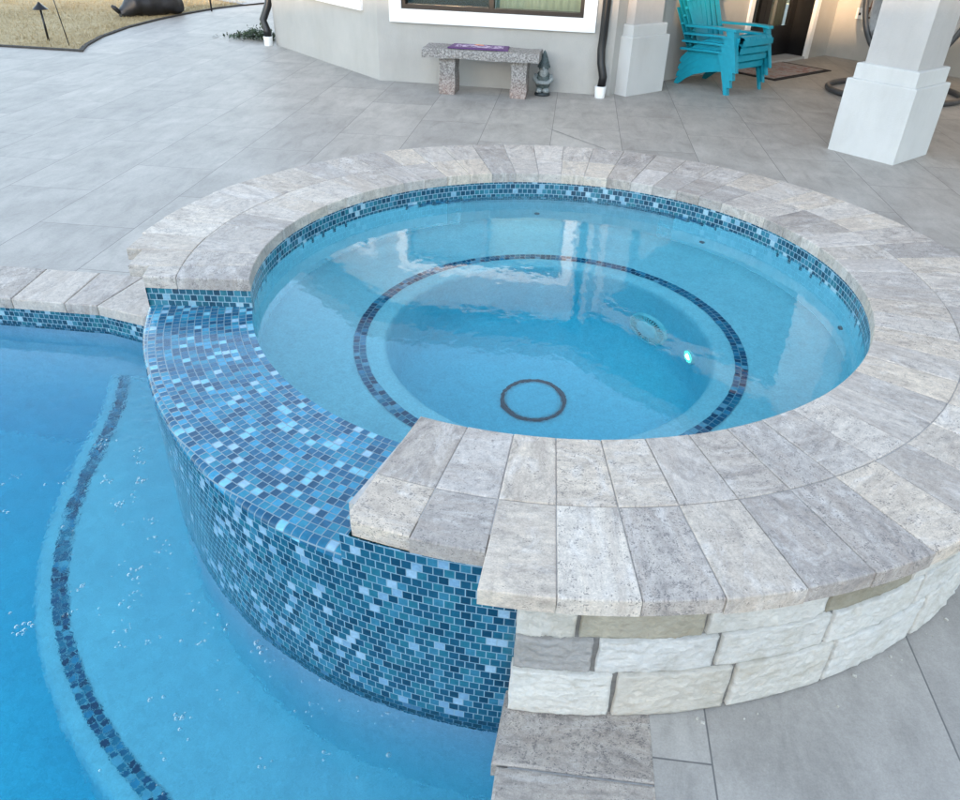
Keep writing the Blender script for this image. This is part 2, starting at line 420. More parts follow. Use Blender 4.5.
M = {}
M['wall_mosaic'] = mosaic('glass_mosaic_wet', None, .28, .05, .35, (.88, .88, 1.0), .85)
M['mosaic'] = mosaic('glass_mosaic', None, .25)
M['spill_mosaic'] = mosaic('glass_mosaic_spillway', 1.20, .32, .055, .3, (.85, 1.38, 1.62), .66)  # same tile tinted bluer and lighter, putting the reflected sky into its colour
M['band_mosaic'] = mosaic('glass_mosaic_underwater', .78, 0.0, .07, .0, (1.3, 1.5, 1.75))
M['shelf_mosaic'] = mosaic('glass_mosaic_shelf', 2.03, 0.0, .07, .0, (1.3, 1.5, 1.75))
M['trav'] = travertine('silver_travertine')
M['trav_dark'] = travertine('darker_silver_travertine', .80)  # same stone in an evenly darker colour
M['lime'] = limestone()
M['deck'] = deck_mat()
M['mortar'] = plain('grey_mortar', (.21, .205, .195), .95, .2, 60, .5)
M['grout'] = plain('light_grout', (.44, .43, .41), .95, .15, 60, .4)
M['spa_plaster'] = plaster('spa_plaster', (.58, .77, .83), (.49, .69, .76))
M['pool_plaster'] = plaster('pool_plaster', (.52, .65, .75), (.44, .57, .68))
M['spa_water'] = water_mat('spa_water', (.16, .885, .962), 1.05, 6.5, .045)
M['pool_water'] = water_mat('pool_water', (.02, .915, .975), 1.0, 6.0, .12, True)
M['stucco'] = stucco('warm_grey_stucco', (.43, .415, .385))
M['stucco_base'] = stucco('white_stucco', (.58, .58, .565))
M['col_stucco'] = stucco('lilac_grey_stucco', (.47, .455, .44))
M['white'] = plain('white_trim_paint', (.80, .80, .79), .5, .03, 8, .05)
M['fascia'] = plain('taupe_fascia', (.20, .185, .17), .6, .05, 5, .1)
M['soffit'] = plain('soffit_paint', (.42, .40, .37), .7, .04, 5, .1)
M['ceiling'] = plain('patio_ceiling', (.34, .31, .28), .7, .06, 5, .1)
M['black'] = plain('black_metal', (.005, .005, .006), .38, .3, 20, .1)
M['blackplastic'] = plain('black_vinyl_cover', (.012, .013, .016), .5, .35, 9, .7)
M['whiteplastic'] = plain('white_plastic', (.78, .78, .76), .45, .04, 30, .1)
M['turq'] = plain('turquoise_plastic', (.010, .30, .41), .38, .08, 14, .1, **{'Specular IOR Level': .4})
M['grass'] = grass_mat()
M['concrete'] = plain('pale_concrete_path', (.42, .42, .41), .9, .1, 5, .3)
M['granite'] = granite('rough_granite')
M['roof'] = shingles()
M['drain'] = plain('dark_drain_ring', (.02, .04, .06), .6, .2, 30, .1)
M['jet'] = plain('blue_grey_jet', (.07, .13, .17), .5, .2, 30, .1)
M['fixture'] = plain('grey_light_rim', (.80, .84, .82), .35, .1, 30, .1)
M['lens'] = plain('frosted_lens', (.85, .88, .86), .3, .1, 30, .1)
M['steel'] = plain('grey_tube', (.05, .052, .055), .35, .2, 20, .1)
M['cushion'] = plain('grey_cushion', (.33, .335, .34), .9, .12, 30, .4)
M['wicker'] = plain('brown_wicker', (.10, .06, .045), .6, .4, 90, .9)
M['mat_border'] = plain('black_mat_border', (.02, .018, .018), .95, .3, 60, .5)
M['leaf'] = plain('dark_leaves', (.035, .06, .025), .6, .5, 12, .1)
M['brick'] = plain('red_brick', (.14, .05, .04), .9, .35, 25, .4)
M['soil'] = plain('dark_edging', (.05, .045, .04), .95, .3, 30, .5)
M['gnome_green'] = plain('verdigris_resin', (.06, .085, .085), .5, .5, 60, .6)
M['gnome_pale'] = plain('pale_silver_resin', (.24, .27, .27), .45, .3, 60, .6)
M['gnome_dark'] = plain('dark_resin', (.025, .035, .04), .45, .3, 60, .4)
def emit(name, col, st):
    t = NT(name); e = t.node('ShaderNodeEmission'); e.inputs[0].default_value = (*col, 1); e.inputs[1].default_value = st
    t.l.new(e.outputs[0], t.out.inputs['Surface']); return t.m
M['led'] = emit('lit_led', (.45, 1.0, .78), 6)
M['ledring'] = emit('led_halo_ring', (.05, .85, .50), .55)  # emissive ring added as the halo around the LED
def glass_pane():
    t = NT('window_glass')
    a = t.node('ShaderNodeBsdfTransparent'); a.inputs[0].default_value = (.72, .78, .76, 1)
    b = t.node('ShaderNodeBsdfGlossy'); b.inputs['Roughness'].default_value = .02
    f = t.node('ShaderNodeFresnel'); f.inputs[0].default_value = 1.5
    mx = t.node('ShaderNodeMixShader'); t.l.new(t.math('MULTIPLY_ADD', f.outputs[0], 1.6, .02, True), mx.inputs[0]); t.l.new(a.outputs[0], mx.inputs[1]); t.l.new(b.outputs[0], mx.inputs[2])
    t.l.new(mx.outputs[0], t.out.inputs['Surface']); return t.m
M['glass'] = glass_pane()
def curtain_mat(name, col):
    t = NT(name); c = t.coord()
    n = t.noise(t.mapping(c, (60, 60, 3)), 1, 3)
    return t.pbr(t.mix(n, (*[x * .75 for x in col], 1), (*col, 1)), .9)
M['blind'] = curtain_mat('pale_green_blind', (.50, .58, .50))
M['curtain'] = curtain_mat('cream_curtain', (.62, .55, .38))
M['room'] = plain('dim_room', (.05, .055, .055), .9, .3, 3, .1)
def screen_mat():
    t = NT('insect_screen'); c = t.coord()
    n = t.noise(c, 120, 4, .8)
    return t.pbr(t.ramp(n, [(.35, (.03, .035, .04)), (.65, (.16, .18, .19))]), .8)
M['screen'] = screen_mat()
def doormat_mat():
    t = NT('woven_doormat'); c = t.coord()
    n = t.noise(c, 9, 3, .6); n2 = t.noise(c, 160, 2, .6)
    cc = t.ramp(n, [(.35, (.34, .30, .27)), (.5, (.42, .36, .33)), (.58, (.33, .17, .15)), (.7, (.36, .33, .31))])
    return t.pbr(t.mix(.5, cc, t.ramp(n2, [(.3, (.6, .6, .6)), (.7, (1.2, 1.2, 1.2))]), 'MULTIPLY'), .95, t.bump(n2, .6, .004))
M['doormat'] = doormat_mat()
def board_mat(name, col): return plain(name, col, .6, .12, 40, .1)
M['purple'] = board_mat('purple_print', (.10, .035, .14))
def print_mat():
    t = NT('pale_lilac_print'); c = t.coord()
    n = t.noise(t.mapping(c, (16, 12, 1)), 1, 4, .7)
    return t.pbr(t.ramp(n, [(.46, (.10, .035, .14)), (.53, (.50, .40, .54)), (.7, (.62, .52, .64))]), .6)
M['lilac'] = print_mat()
M['orange'] = board_mat('orange_print', (.75, .26, .10))
M['bubble'] = plain('white_foam', (.75, .82, .86), .3, .05, 30, .1)

ZD = -.49        # deck level; 0 is the top of the raised spa coping
ZW = -.125       # spa water
ZP = -.635       # pool water

# ------------------------------------------------------------------ hot tub
spa = empty('hot_tub', (0, 0, ZD))
tag(spa, 'raised round hot tub with travertine coping and blue mosaic spillway beside the pool', 'hot tub')
def part(mb, name, mat, parent, **k):
    o = mb.build(name, mat, parent, **k)
    # keep the world-space coordinates the mesh was written in
    p = parent; off = Vector((0, 0, 0)); 
    Mx = Matrix.Identity(4)
    while p:
        Mx = Matrix.Translation(p.location) @ p.rotation_euler.to_matrix().to_4x4() @ Mx; p = p.parent
    o.data.transform(Mx.inverted()); return o

A0, A1 = -106.5, 197.5            # the coping runs counter-clockwise from the near end to the far end
RI, RM, RO = 1.20, 1.475, 1.772
ROUT = [(-106, 1.66), (-93.06, 1.66), (-93.05, RO), (170, RO), (182, 1.755), (187, 1.69), (194, 1.625), (198, 1.61)]
cop = MB()
joints = [-106.5, -99.65, -93.4, -87.87, -82.0, -76.1, -70.0, -64.2, -58.4]
while joints[-1] < 190.5: joints.append(joints[-1] + 6.0 + random.uniform(-.25, .25))
joints[-1] = 191.0; joints.append(197.5)
rg = random.Random(3)
def near_end(r): return -106.5 + (r - 1.2) * 2.2
def far_end(r): return 197.6 - (r - 1.2) * 7.8
for row in (0, 1):
    ra, rb = (RI, RM - .001) if row == 0 else (RM + .001, None)
    for k in range(len(joints) - 1):
        a, b = joints[k], joints[k + 1]
        g = .0009
        jit = rg.uniform(-.25, .25)
        def edge(r, which):
            d = math.degrees(g / r)
            if which == 0:
                return (near_end(r) if k == 0 else a + d)
            return (far_end(r) if k == len(joints) - 2 else b - d)
        mid = (a + b) / 2
        ro = rb if rb else lerp(ROUT, mid) + rg.uniform(-.004, .004)
        if row == 1 and k == len(joints) - 2: ro = 1.60
        if row == 1 and k == len(joints) - 3: ro = 1.68
        if k in (len(joints) - 2, len(joints) - 3): pass
        inn = [pol(ra, edge(ra, 1) + (edge(ra, 0) - edge(ra, 1)) * i / 3) for i in range(4)]
        o0, o1 = edge(ro, 0), edge(ro, 1)
        out = [pol(ro, o0 + (o1 - o0) * i / 3) for i in range(4)]
        ol = out + inn
        if row == 1 and k == 0:     # worn rounded corner at the near end
            c = out[0]; ol = [c + (out[1] - c) * .35, *out[1:], *inn[:-1], inn[-1], c + (inn[-1] - c) * .16]
        tn = rg.random(); ox, oy = rg.uniform(0, 9), rg.uniform(0, 9)
        rot = 0 if rg.random() < .7 else PI / 2
        def uvf(p, ox=ox, oy=oy, mid=mid, rot=rot):
            r = Vector((p[0], p[1])).length; th = math.atan2(p[1], p[0]) - R(mid)
            th = (th + PI) % (2 * PI) - PI
            u, v = r - 1.4, th * 1.45
            if rot: u, v = v, u
            return (u + ox, v + oy)
        dz = rg.uniform(-.0012, .0012)
        cop.prism(ol, -.048, dz, .0035, tn, uvf)
part(cop, 'coping', M['trav'], spa)
gr = MB()
NS = 100
P = [[pol(r, A0 + .3 + (A1 - A0 - 3.5) * i / NS, z) for i in range(NS + 1)] for r, z in ((RI + .006, -.046), (RI + .006, -.0045), (1.60, -.0045), (1.60, -.046))]
gr.grid(P, None, .5, False, flip=True)
P = [[pol(r, -92.6 + (176 + 92.6) * i / NS, z) for i in range(NS + 1)] for r, z in ((1.601, -.005), (RO - .012, -.005), (RO - .012, -.046), (1.70, -.0475))]
gr.grid(P, None, .5, False, flip=True)
part(gr, 'grout_bed', M['grout'], spa)

# inner waterline tile: the full circle under the coping
rim = MB()
def ringwall(mb, r, a0, a1, z0, z1, inward, n=72, tone=.5):
    P = []; U = []
    for z in (z0, z1):
        P.append([pol(r, a0 + (a1 - a0) * i / n, z) for i in range(n + 1)])
        U.append([(R(a0 + (a1 - a0) * i / n) * r + 20, z - .048 + 3.0 * PITCH * 20) for i in range(n + 1)])
    mb.grid(P, U, tone, True, flip=not inward)
ringwall(rim, 1.203, -106.6, 197.8, -.048 - PITCH * 5, -.0485, True)
part(rim, 'waterline_tile', M['mosaic'], spa)
# spa shell: plaster wall, bench, bowl, floor
sh = MB()
prof = [(1.203, -.048 - PITCH * 5), (1.203, -.50), (1.19, -.565), (1.15, -.592), (1.10, -.595), (.725, -.595), (.706, -.598), (.695, -.612), (.690, -.64), (.672, -1.0), (.655, -1.07), (.60, -1.115), (.50, -1.125), (.0005, -1.13)]
n = 96
P = [[pol(r, 360 * i / n, z) for i in range(n + 1)] for r, z in prof]
sh.grid(P, None, .5, True, flip=False)
part(sh, 'spa_shell', M['spa_plaster'], spa)
# spillway wall below the missing coping, inner side
sw = MB()
P = [[pol(1.203, 197.8 + (253.6 - 197.8) * i / 40, z) for i in range(41)] for z in (-.048 - PITCH * 5, -.131)]
sw.grid(P, None, .5, True)
part(sw, 'spillway_inner_edge', M['spa_plaster'], spa)
# tile band set flush in the bench
bd = MB()
P = []; U = []
for r in (.78, .78 + 2 * PITCH):
    P.append([pol(r, 360 * i / 120, -.5915) for i in range(121)]); U.append([(R(360 * i / 120), r - .78) for i in range(121)])
bd.grid(P, U, .5, False, flip=True)
part(bd, 'bench_tile_band', M['band_mosaic'], spa)
# spillway top and the lip
RS = [(195, 1.605), (198, 1.60), (212, 1.584), (224, 1.595), (235, 1.624), (242, 1.643), (250, 1.657), (254, 1.66), (270, 1.66)]
sp = MB(); P = []; U = []
NA = 70
fr = [0, .15, .3, .45, .6, .75, .9, .955]
for f in fr:
    row = []; ur = []
    for i in range(NA + 1):
        a = 193.8 + (254.6 - 193.8) * i / NA
        ro = lerp(RS, a); r = 1.203 + (ro - 1.203) * f
        row.append(pol(r, a, -.1185 - .006 * f)); ur.append((R(a), r - 1.20))
    P.append(row); U.append(ur)
for k in range(1, 6):   # rounded lip
    row = []; ur = []
    for i in range(NA + 1):
        a = 193.8 + (254.6 - 193.8) * i / NA
        ro = lerp(RS, a); e = (ro - 1.203) * .045; t_ = k / 5 * PI / 2
        row.append(pol(ro - e + e * math.sin(t_), a, -.1245 - .018 * (1 - math.cos(t_)))); ur.append((R(a), ro - e - 1.20 + .022 * k / 5))
    P.append(row); U.append(ur)
sp.grid(P, U, .5, True, flip=True)
# inner nose of the spillway
P = [[pol(1.203, 193.8 + (254.6 - 193.8) * i / NA, z) for i in range(NA + 1)] for z in (-.1185, -.135)]
sp.grid(P, [[(R(193.8 + (254.6 - 193.8) * i / NA), .003 + q) for i in range(NA + 1)] for q in (0, .01)], .5, True, flip=False)
part(sp, 'spillway', M['spill_mosaic'], spa)
# mosaic wall of the spa standing in the pool
tw = MB(); P = []; U = []
NW = 90
def wtop(a): return -.1425
for zi, z in enumerate((-.70, -.6, -.5, -.3, -.1425)):
    row = []; ur = []
    for i in range(NW + 1):
        a = 172 + (254.0 - 172) * i / NW
        row.append(pol(lerp(RS, a), a, z)); ur.append((R(a) * 1.645 + 20, z + 20 * PITCH * 4))
    P.append(row); U.append(ur)
tw.grid(P, U, .5, True)
P = []; U = []
for z in (-.70, -.6, -.5, -.3, -.0485):
    P.append([pol(1.66, 254.0 + (270.6 - 254.0) * i / 24, z) for i in range(25)]); U.append([(R(254.0 + (270.6 - 254) * i / 24) * 1.645 + 20, z + 20 * PITCH * 4) for i in range(25)])
tw.grid(P, U, .5, True)
part(tw, 'mosaic_wall', M['wall_mosaic'], spa)
uw = MB()
P = [[pol(lerp(RS, 172 + (270.6 - 172) * i / NW) - d_, 172 + (270.6 - 172) * i / NW, z) for i in range(NW + 1)] for z, d_ in ((-1.26, .004), (-.69, .004))]
uw.grid(P, None, .5, True); part(uw, 'submerged_wall', M['pool_plaster'], spa)
# end face under the far end of the coping, above the spillway
ef = MB()
a_, b_ = pol(1.203, far_end(1.2) - .25), pol(1.60, far_end(1.6) - .25)
L = (b_ - a_).length
ef.face([(a_.x, a_.y, -.13), (b_.x, b_.y, -.13), (b_.x, b_.y, -.0485), (a_.x, a_.y, -.0485)], [(0, -.0815 + PITCH * 40), (L, -.0815 + PITCH * 40), (L, PITCH * 40), (0, PITCH * 40)])
part(ef, 'spillway_end_tile', M['mosaic'], spa); ef = MB()
P = []; U = []
for z in (-.70, -.4, -.0485):
    P.append([pol(1.599, 158 + (194.6 - 158) * i / 30, z) for i in range(31)]); U.append([(R(158 + (194.6 - 158) * i / 30) * 1.6, z + .0485 + PITCH * 40) for i in range(31)])
ef.grid(P, U, .5, True)
part(ef, 'end_wall_tile', M['mosaic'], spa); ef = MB()
a_, b_ = pol(1.203, near_end(1.2) + .3), pol(1.655, near_end(1.65) + .3)
ef.face([(b_.x, b_.y, -.2), (a_.x, a_.y, -.2), (a_.x, a_.y, -.0485), (b_.x, b_.y, -.0485)], [(0, -.15 + PITCH * 40), (L, -.15 + PITCH * 40), (L, PITCH * 40), (0, PITCH * 40)])
part(ef, 'spillway_end_tile', M['mosaic'], spa)
# mortar core and chopped limestone cladding
mo = MB()
P = [[pol(1.7040, -90.4 + (175 + 90.4) * i / 80, z) for i in range(81)] for z in (ZD - .03, -.049)]
mo.grid(P, None, .5, True)
for a in (-90.45,):
    q, w = pol(1.40, a), pol(1.7040, a)
    mo.face([(q.x, q.y, -.62), (w.x, w.y, -.62), (w.x, w.y, -.049), (q.x, q.y, -.049)])
part(mo, 'mortar_core', M['mortar'], spa)
st = MB()
def block(a0, a1, z0, z1, tone, seed, tl=0, tr=0):
    a0 += .05; a1 -= .05; z0 += .0018; z1 -= .0055
    """a chopped block: irregular outline, pillowed broken face"""
    n, m = 48, 24; P = []
    rs = random.Random(seed)
    bulge = rs.uniform(.005, .008)
    planes = [(rs.uniform(0, .004), rs.uniform(-.022, .022), rs.uniform(-.014, .014), rs.random(), rs.random()) for _ in range(6)]
    for j in range(m + 1):
        row = []
        v = j / m
        for i in range(n + 1):
            u = i / n
            ja = .12 * noise.noise((u * 3, v * 3, seed * 1.7)) ; jz = .004 * noise.noise((u * 5 + 9, v * 2, seed * 2.3)) + .0015 * noise.noise((u * 23, v * 3, seed))
            a = a0 + (a1 - a0) * u + ja
            z = z0 + (z1 - z0) * v + jz + (tl * (1 - u) + tr * u) * v
            eu = min(u, 1 - u) * (R(a1 - a0) * 1.72); ev = min(v, 1 - v) * (z1 - z0)
            e = min(1, min(eu, ev) / .005)
            d = .016 + bulge * min(1, e) ** .4
            # split facets: the lowest of a few tilted planes
            fac = min(f0 + fu_ * (u - cu_) + fv_ * (v - cv_) for f0, fu_, fv_, cu_, cv_ in planes)
            d += max(fac, -.005) * e + .0055 * noise.noise((a * 1.3, z * 50, seed)) * e + .004 * (abs(noise.noise((a * 2.6, z * 95, seed + 9))) - .2) * e + .0022 * noise.noise((a * 6, z * 210, seed)) * e
            row.append(pol(1.700 + d, a, z))
        P.append(row)
    # skirt back to the mortar
    first = [pol(1.68, math.degrees(math.atan2(p.y, p.x)), p.z) for p in P[0]]
    last = [pol(1.68, math.degrees(math.atan2(p.y, p.x)), p.z) for p in P[-1]]
    P = [first] + P + [last]
    P = [[pol(1.69, math.degrees(math.atan2(r[0].y, r[0].x)), r[0].z)] + r + [pol(1.68, math.degrees(math.atan2(r[-1].y, r[-1].x)), r[-1].z)] for r in P]
    st.grid(P, None, tone, True)
g = .17
rows = [
  (-.190, -.054, [(-90.6, -85.9, .48), (-85.7, -76.0, .27), (-75.7, -65.4, .62), (-65.2, -55.9, .19), (-55.6, -46.5, .58)]),
  (-.314, -.197, [(-90.6, -84.4, .03), (-84.0, -74.4, .78), (-74.1, -64.2, .66), (-63.9, -53.5, .88), (-53.2, -44, .70)]),
  (-.486, -.321, [(-90.8, -82.4, .93), (-82.0, -72.3, .42), (-71.9, -62.5, .56), (-62.2, -51.0, .85), (-50.6, -42, .6)])]
sd = 1
for z0, z1, bl in rows:
    a = bl[-1][1] + .3
    while a < 166:
        w = random.uniform(6.5, 12); bl.append((a, a + w, random.choice([.5, .6, .7, .8, .9, .95, .03, .25, .18, .42]))); a += w + .3
    for a0, a1, tn in bl:
        sd += 1
        if sd == 5 + 0: block(a0, a1, z0, z1, tn, sd)
        else: block(a0, a1, z0, z1, tn, sd)
part(st, 'limestone_cladding', M['lime'], spa)
# drain cover on the spa floor
dr = MB()
dr.tube([pol(.14, 360 * i / 48, -1.119) + Vector((-.043, -.03, 0)) for i in range(48)], [.0075 + .0035 * max(0, math.sin(2 * PI * i / 48 * 2 + .6)) for i in range(48)], 8, closed=True)
dro = part(dr, 'drain_ring', M['drain'], spa)
dc = MB(); dc.lathe([(.0005, -1.110), (.10, -1.112), (.125, -1.118), (.128, -1.13)], 40, c=(-.043, -.03, 0))
part(dc, 'drain_cover', M['spa_plaster'], dro)
# underwater light on the bowl wall, and the small lit jet
def on_wall(deg, z, r=.682):
    p = pol(r, deg, z); nrm = Vector((-math.cos(R(deg)), -math.sin(R(deg)), .06)).normalized()
    return p, nrm.to_track_quat('Z', 'Y').to_matrix()
p, Mx = on_wall(43.5, -.945, .675)
fx = MB(); fx.lathe([(.118, -.012), (.118, .018), (.113, .024), (.104, .024), (.102, .016), (.0005, .016)], 48, c=p, M=Mx)
lo = part(fx, 'underwater_light', M['fixture'], spa)
fl = MB(); fl.lathe([(.101, .0165), (.064, .0165)], 48, c=p, M=Mx); part(fl, 'slot_shade', M['jet'], lo)  # flat ring coloured dark as the shade between the grille ribs
fl = MB()
for k in range(40):
    a = 2 * PI * k / 40
    fl.box(p + Mx @ Vector((.083 * math.cos(a), .083 * math.sin(a), .022)), (.040, .0072, .008), Mx @ Matrix.Rotation(a, 3, 'Z'))
part(fl, 'grille', M['fixture'], lo)
fl = MB(); fl.lathe([(.066, .016), (.066, .028), (.060, .033), (.04, .037), (.0005, .040)], 40, c=p, M=Mx); part(fl, 'lens', M['lens'], lo)
p, Mx = on_wall(16.0, -.885, .676)
fx = MB(); fx.lathe([(.046, -.005), (.046, .008), (.040, .012), (.030, .010)], 24, c=p, M=Mx)
jo = part(fx, 'jet_fitting', M['fixture'], spa)
fl = MB(); fl.lathe([(.019, .010), (.014, .016), (.0005, .018)], 20, c=p, M=Mx)
part(fl, 'led', M['led'], jo)
fl = MB(); fl.lathe([(.034, .0), (.034, .013), (.024, .0155), (.0205, .013)], 24, c=p, M=Mx)
part(fl, 'glow_ring', M['ledring'], jo)
# small return jets in the bench wall
for k_, (a, z_, r_) in enumerate(((95.8, -.40, 1.2005), (51.5, -.40, 1.2005), (2.6, -.35, 1.2005))):
    jt = MB(); p, Mx = on_wall(a, z_, r_)
    jt.lathe([(.014, -.01), (.014, .004), (.010, .006), (.007, .003), (.0005, .002)], 16, c=p, M=Mx)
    part(jt, 'return_jet', M['jet'], spa)
# mortar crumbs left at the foot of the wall
cr = MB(); rr = random.Random(5)
for k in range(16):
    a = rr.uniform(-82, -45); r = 1.735 + abs(rr.gauss(0, .025)); s = rr.uniform(.002, .006)
    p = pol(r, a, ZD + s * .35)
    cr.box(p, (s * rr.uniform(.8, 2.2), s, s * .7), Matrix.Rotation(rr.uniform(0, 3), 3, 'Z'))
tag(cr.build('mortar_crumbs', M['lime']), 'pale mortar crumbs along the foot of the limestone wall', 'crumbs', kind='stuff')

# spa water
wt = MB()
n = 96
wt.face([pol(1.2025, 360 * i / n, ZW) for i in range(n)])
P = [[pol(1.2025, 360 * i / n, z) for i in range(n + 1)] for z in (-1.3, ZW)]
wt.grid(P, None, .5, False)
wt.face([pol(1.2025, -360 * i / n, -1.3) for i in range(n)])
wo = wt.build('water', M['spa_water'], merge=True); tag(wo, 'still clear water filling the round hot tub', 'water', kind='structure')

# ------------------------------------------------------------------ swimming pool
pool = empty('swimming_pool', (-3, -3, ZD))
tag(pool, 'deep blue swimming pool with a rounded ledge around the hot tub', 'pool')
XL, YB, YT, XR = -9.0, -8.0, .24, -.02
PF = -2.05
ps = MB()
def wallquad(a, b, z0, z1, nseg=6):
    ps.grid([[(a[0] + (b[0] - a[0]) * i / nseg, a[1] + (b[1] - a[1]) * i / nseg, z) for i in range(nseg + 1)] for z in (z0, z1)], None, .5, False)
ZT = ZD - .05 - PITCH * 5
wallquad((XL, YT), (-1.40, YT), PF, ZT); wallquad((XR, -1.3), (XR, YB), PF, ZT); wallquad((XR, YB), (XL, YB), PF, ZT); wallquad((XL, YB), (XL, YT), PF, ZT)
ps.face([(XL, YB, PF), (XR, YB, PF), (XR, YT, PF), (XL, YT, PF)])
part(ps, 'pool_shell', M['pool_plaster'], pool)
# ledge around the spa with its tile band
lg = MB(); N = 80; ZL = -1.19
c0 = (.02, 0)
def lp(r, a, z): v = pol(r, a, z); return Vector((v.x + c0[0], v.y + c0[1], z))
LB_ = [(166, 2.40), (172, 2.22), (176.7, 2.135), (180, 2.076), (187, 2.036), (192, 2.03), (200, 2.04), (207, 2.052), (217, 2.066), (275, 2.066)]
def lr(a): return (lerp(LB_, a - 2.5) + lerp(LB_, a) + lerp(LB_, a + 2.5)) / 3
def la(i): return 166 + (272 - 166) * i / N
P = [[pol(1.55 if d_ is None else lr(la(i)) + d_, la(i), z) for i in range(N + 1)] for d_, z in ((None, ZL), (.03, ZL), (.070, ZL - .006), (.088, ZL - .03), (.092, ZL - .08), (.092, PF))]
lg.grid(P, None, .5, True, flip=True)
part(lg, 'ledge', M['pool_plaster'], pool)
lb = MB(); P = []; U = []
for d_ in (-PITCH, PITCH):
    P.append([pol(lr(la(i)) + d_, la(i), ZL + .004) for i in range(N + 1)]); U.append([(R(la(i)), d_ + PITCH) for i in range(N + 1)])
lb.grid(P, U, .5, False, flip=True)
part(lb, 'ledge_tile_band', M['shelf_mosaic'], pool)
# waterline tile
wl = MB()
def tilestrip(a, b, z0, z1):
    L = (Vector(b) - Vector(a)).length; v1 = PITCH * 40; v0 = v1 - (z1 - z0)
    wl.face([(*a, z0), (*b, z0), (*b, z1), (*a, z1)], [(5, v0), (5 + L, v0), (5 + L, v1), (5, v1)])
tilestrip((XL, YT - .002), (-2.2, YT - .002), ZT, ZD - .05); tilestrip((-2.2, YT - .002), (-1.5, YT - .20), ZT, ZD - .05); tilestrip((XR - .002, -1.5), (XR - .002, YB), ZT, ZD - .05)
tilestrip((XR, YB + .002), (XL, YB + .002), ZT, ZD - .05); tilestrip((XL + .002, YB), (XL + .002, YT), ZT, ZD - .05)
part(wl, 'waterline_tile', M['mosaic'], pool)
# pool coping stones
pc = MB(); rc = random.Random(9)
def stone(ol, tn, rot=0):
    ox, oy = rc.uniform(0, 9), rc.uniform(0, 9)
    def uvf(p, ox=ox, oy=oy): return (p[1] + ox, p[0] + oy) if not rot else (p[0] + ox, p[1] + oy)
    pc.prism(ol, ZD - .05, ZD + .004, .006, tn, uvf)
xi = [-1.62, -1.925, -2.212, -2.382, -2.66, -2.95]; xo = [-1.44, -1.70, -2.150, -2.401, -2.70, -3.0]
while xi[-1] > XL: xi.append(xi[-1] - .3); xo.append(xo[-1] - .3)
for k in range(len(xi) - 1):
    e = .002
    yi0, yi1 = lerp([(-2.2, .222), (-1.9, .14)], xi[k]), lerp([(-2.2, .222), (-1.9, .14)], xi[k + 1])
    stone([(xi[k + 1] + e, yi1), (xi[k] - e, yi0), (xo[k] - e, .585), (xo[k + 1] + e, .585)], .58 if k == 1 else rc.random())
part(pc, 'coping', M['trav'], pool)
pc = MB(); pc.prism([(-2.45, .252), (-2.18, .252), (-1.50, .062), (-1.42, .30), (-1.42, .57), (-2.45, .57)], ZD - .14, ZD - .0505, .001)
part(pc, 'coping_bed', M['mortar'], pool); pc = MB()
pc = MB()
y = -1.45
ys = [(-1.45, -1.865), (-1.865, -2.17), (-2.17, -2.47)] + [(-2.47 - .3 * k, -2.77 - .3 * k) for k in range(14)]
for y1, y0 in ys:
    e = .0025
    stone([(-.028 - (.02 if y0 < -1.8 else .0), y0 + e), (.338, y0 + e), (.338, y1 - e), (-.012 if y1 > -1.5 else -.036, y1 - e)], rc.random(), 1)
part(pc, 'coping', M['trav_dark'], pool)
pc = MB(); pc.prism([(-.015, YB), (.345, YB), (.345, -1.46), (-.008, -1.46)], ZD - .12, ZD - .004, .001); part(pc, 'coping_bed', M['grout'], pool)
# water
pw = MB()
NW2 = 60
ol = [(XL - .001, YB - .001), (XR + .001, YB - .001), (XR + .001, -1.5)] + [(p.x, p.y) for p in [pol(1.56, 269 - (269 - 172) * i / 40) for i in range(41)]] + [(XL - .001, YT + .001)]
ol[-2] = (ol[-2][0], YT + .001)
pw.face([(p[0], p[1], ZP) for p in ol])
for i in range(len(ol)):
    a, b = ol[i], ol[(i + 1) % len(ol)]
    pw.face([(*a, PF - .1), (*b, PF - .1), (*b, ZP), (*a, ZP)])
pw.face([(p[0], p[1], PF - .1) for p in reversed(ol)])
wo = pw.build('water', M['pool_water'], merge=True); tag(wo, 'rippled blue water of the swimming pool', 'water', kind='structure')
# bubbles drifting from the spillway
bb = MB(); rb = random.Random(11)
for k in range(100):
    a = rb.uniform(200, 264); r = 1.69 + rb.random() ** 2.0 * .55; s = rb.uniform(.0025, .0075)
    for q in range(rb.choice([1, 1, 2, 4, 9])):
        p = pol(r, a, ZP - s * .2) + Vector((rb.gauss(0, .014), rb.gauss(0, .014), 0))
        if p.x > -.1: continue
        s2 = s * rb.uniform(.5, 1.2)
        bb.lathe([(s2, 0), (s2 * .87, s2 * .5), (s2 * .5, s2 * .87), (.0002, s2)], 8, c=p)
tm = NT('bubble_film'); g1 = tm.node('ShaderNodeBsdfTransparent'); g2 = tm.node('ShaderNodeBsdfGlossy'); g2.inputs['Roughness'].default_value = .22
lw_ = tm.node('ShaderNodeLayerWeight'); lw_.inputs[0].default_value = .42
mx_ = tm.node('ShaderNodeMixShader'); tm.l.new(lw_.outputs['Facing'], mx_.inputs[0]); tm.l.new(g1.outputs[0], mx_.inputs[1]); tm.l.new(g2.outputs[0], mx_.inputs[2])
tm.l.new(mx_.outputs[0], tm.out.inputs['Surface'])
tag(bb.build('bubbles', tm.m), 'small bubbles drifting on the pool below the spillway', 'bubbles', kind='stuff')

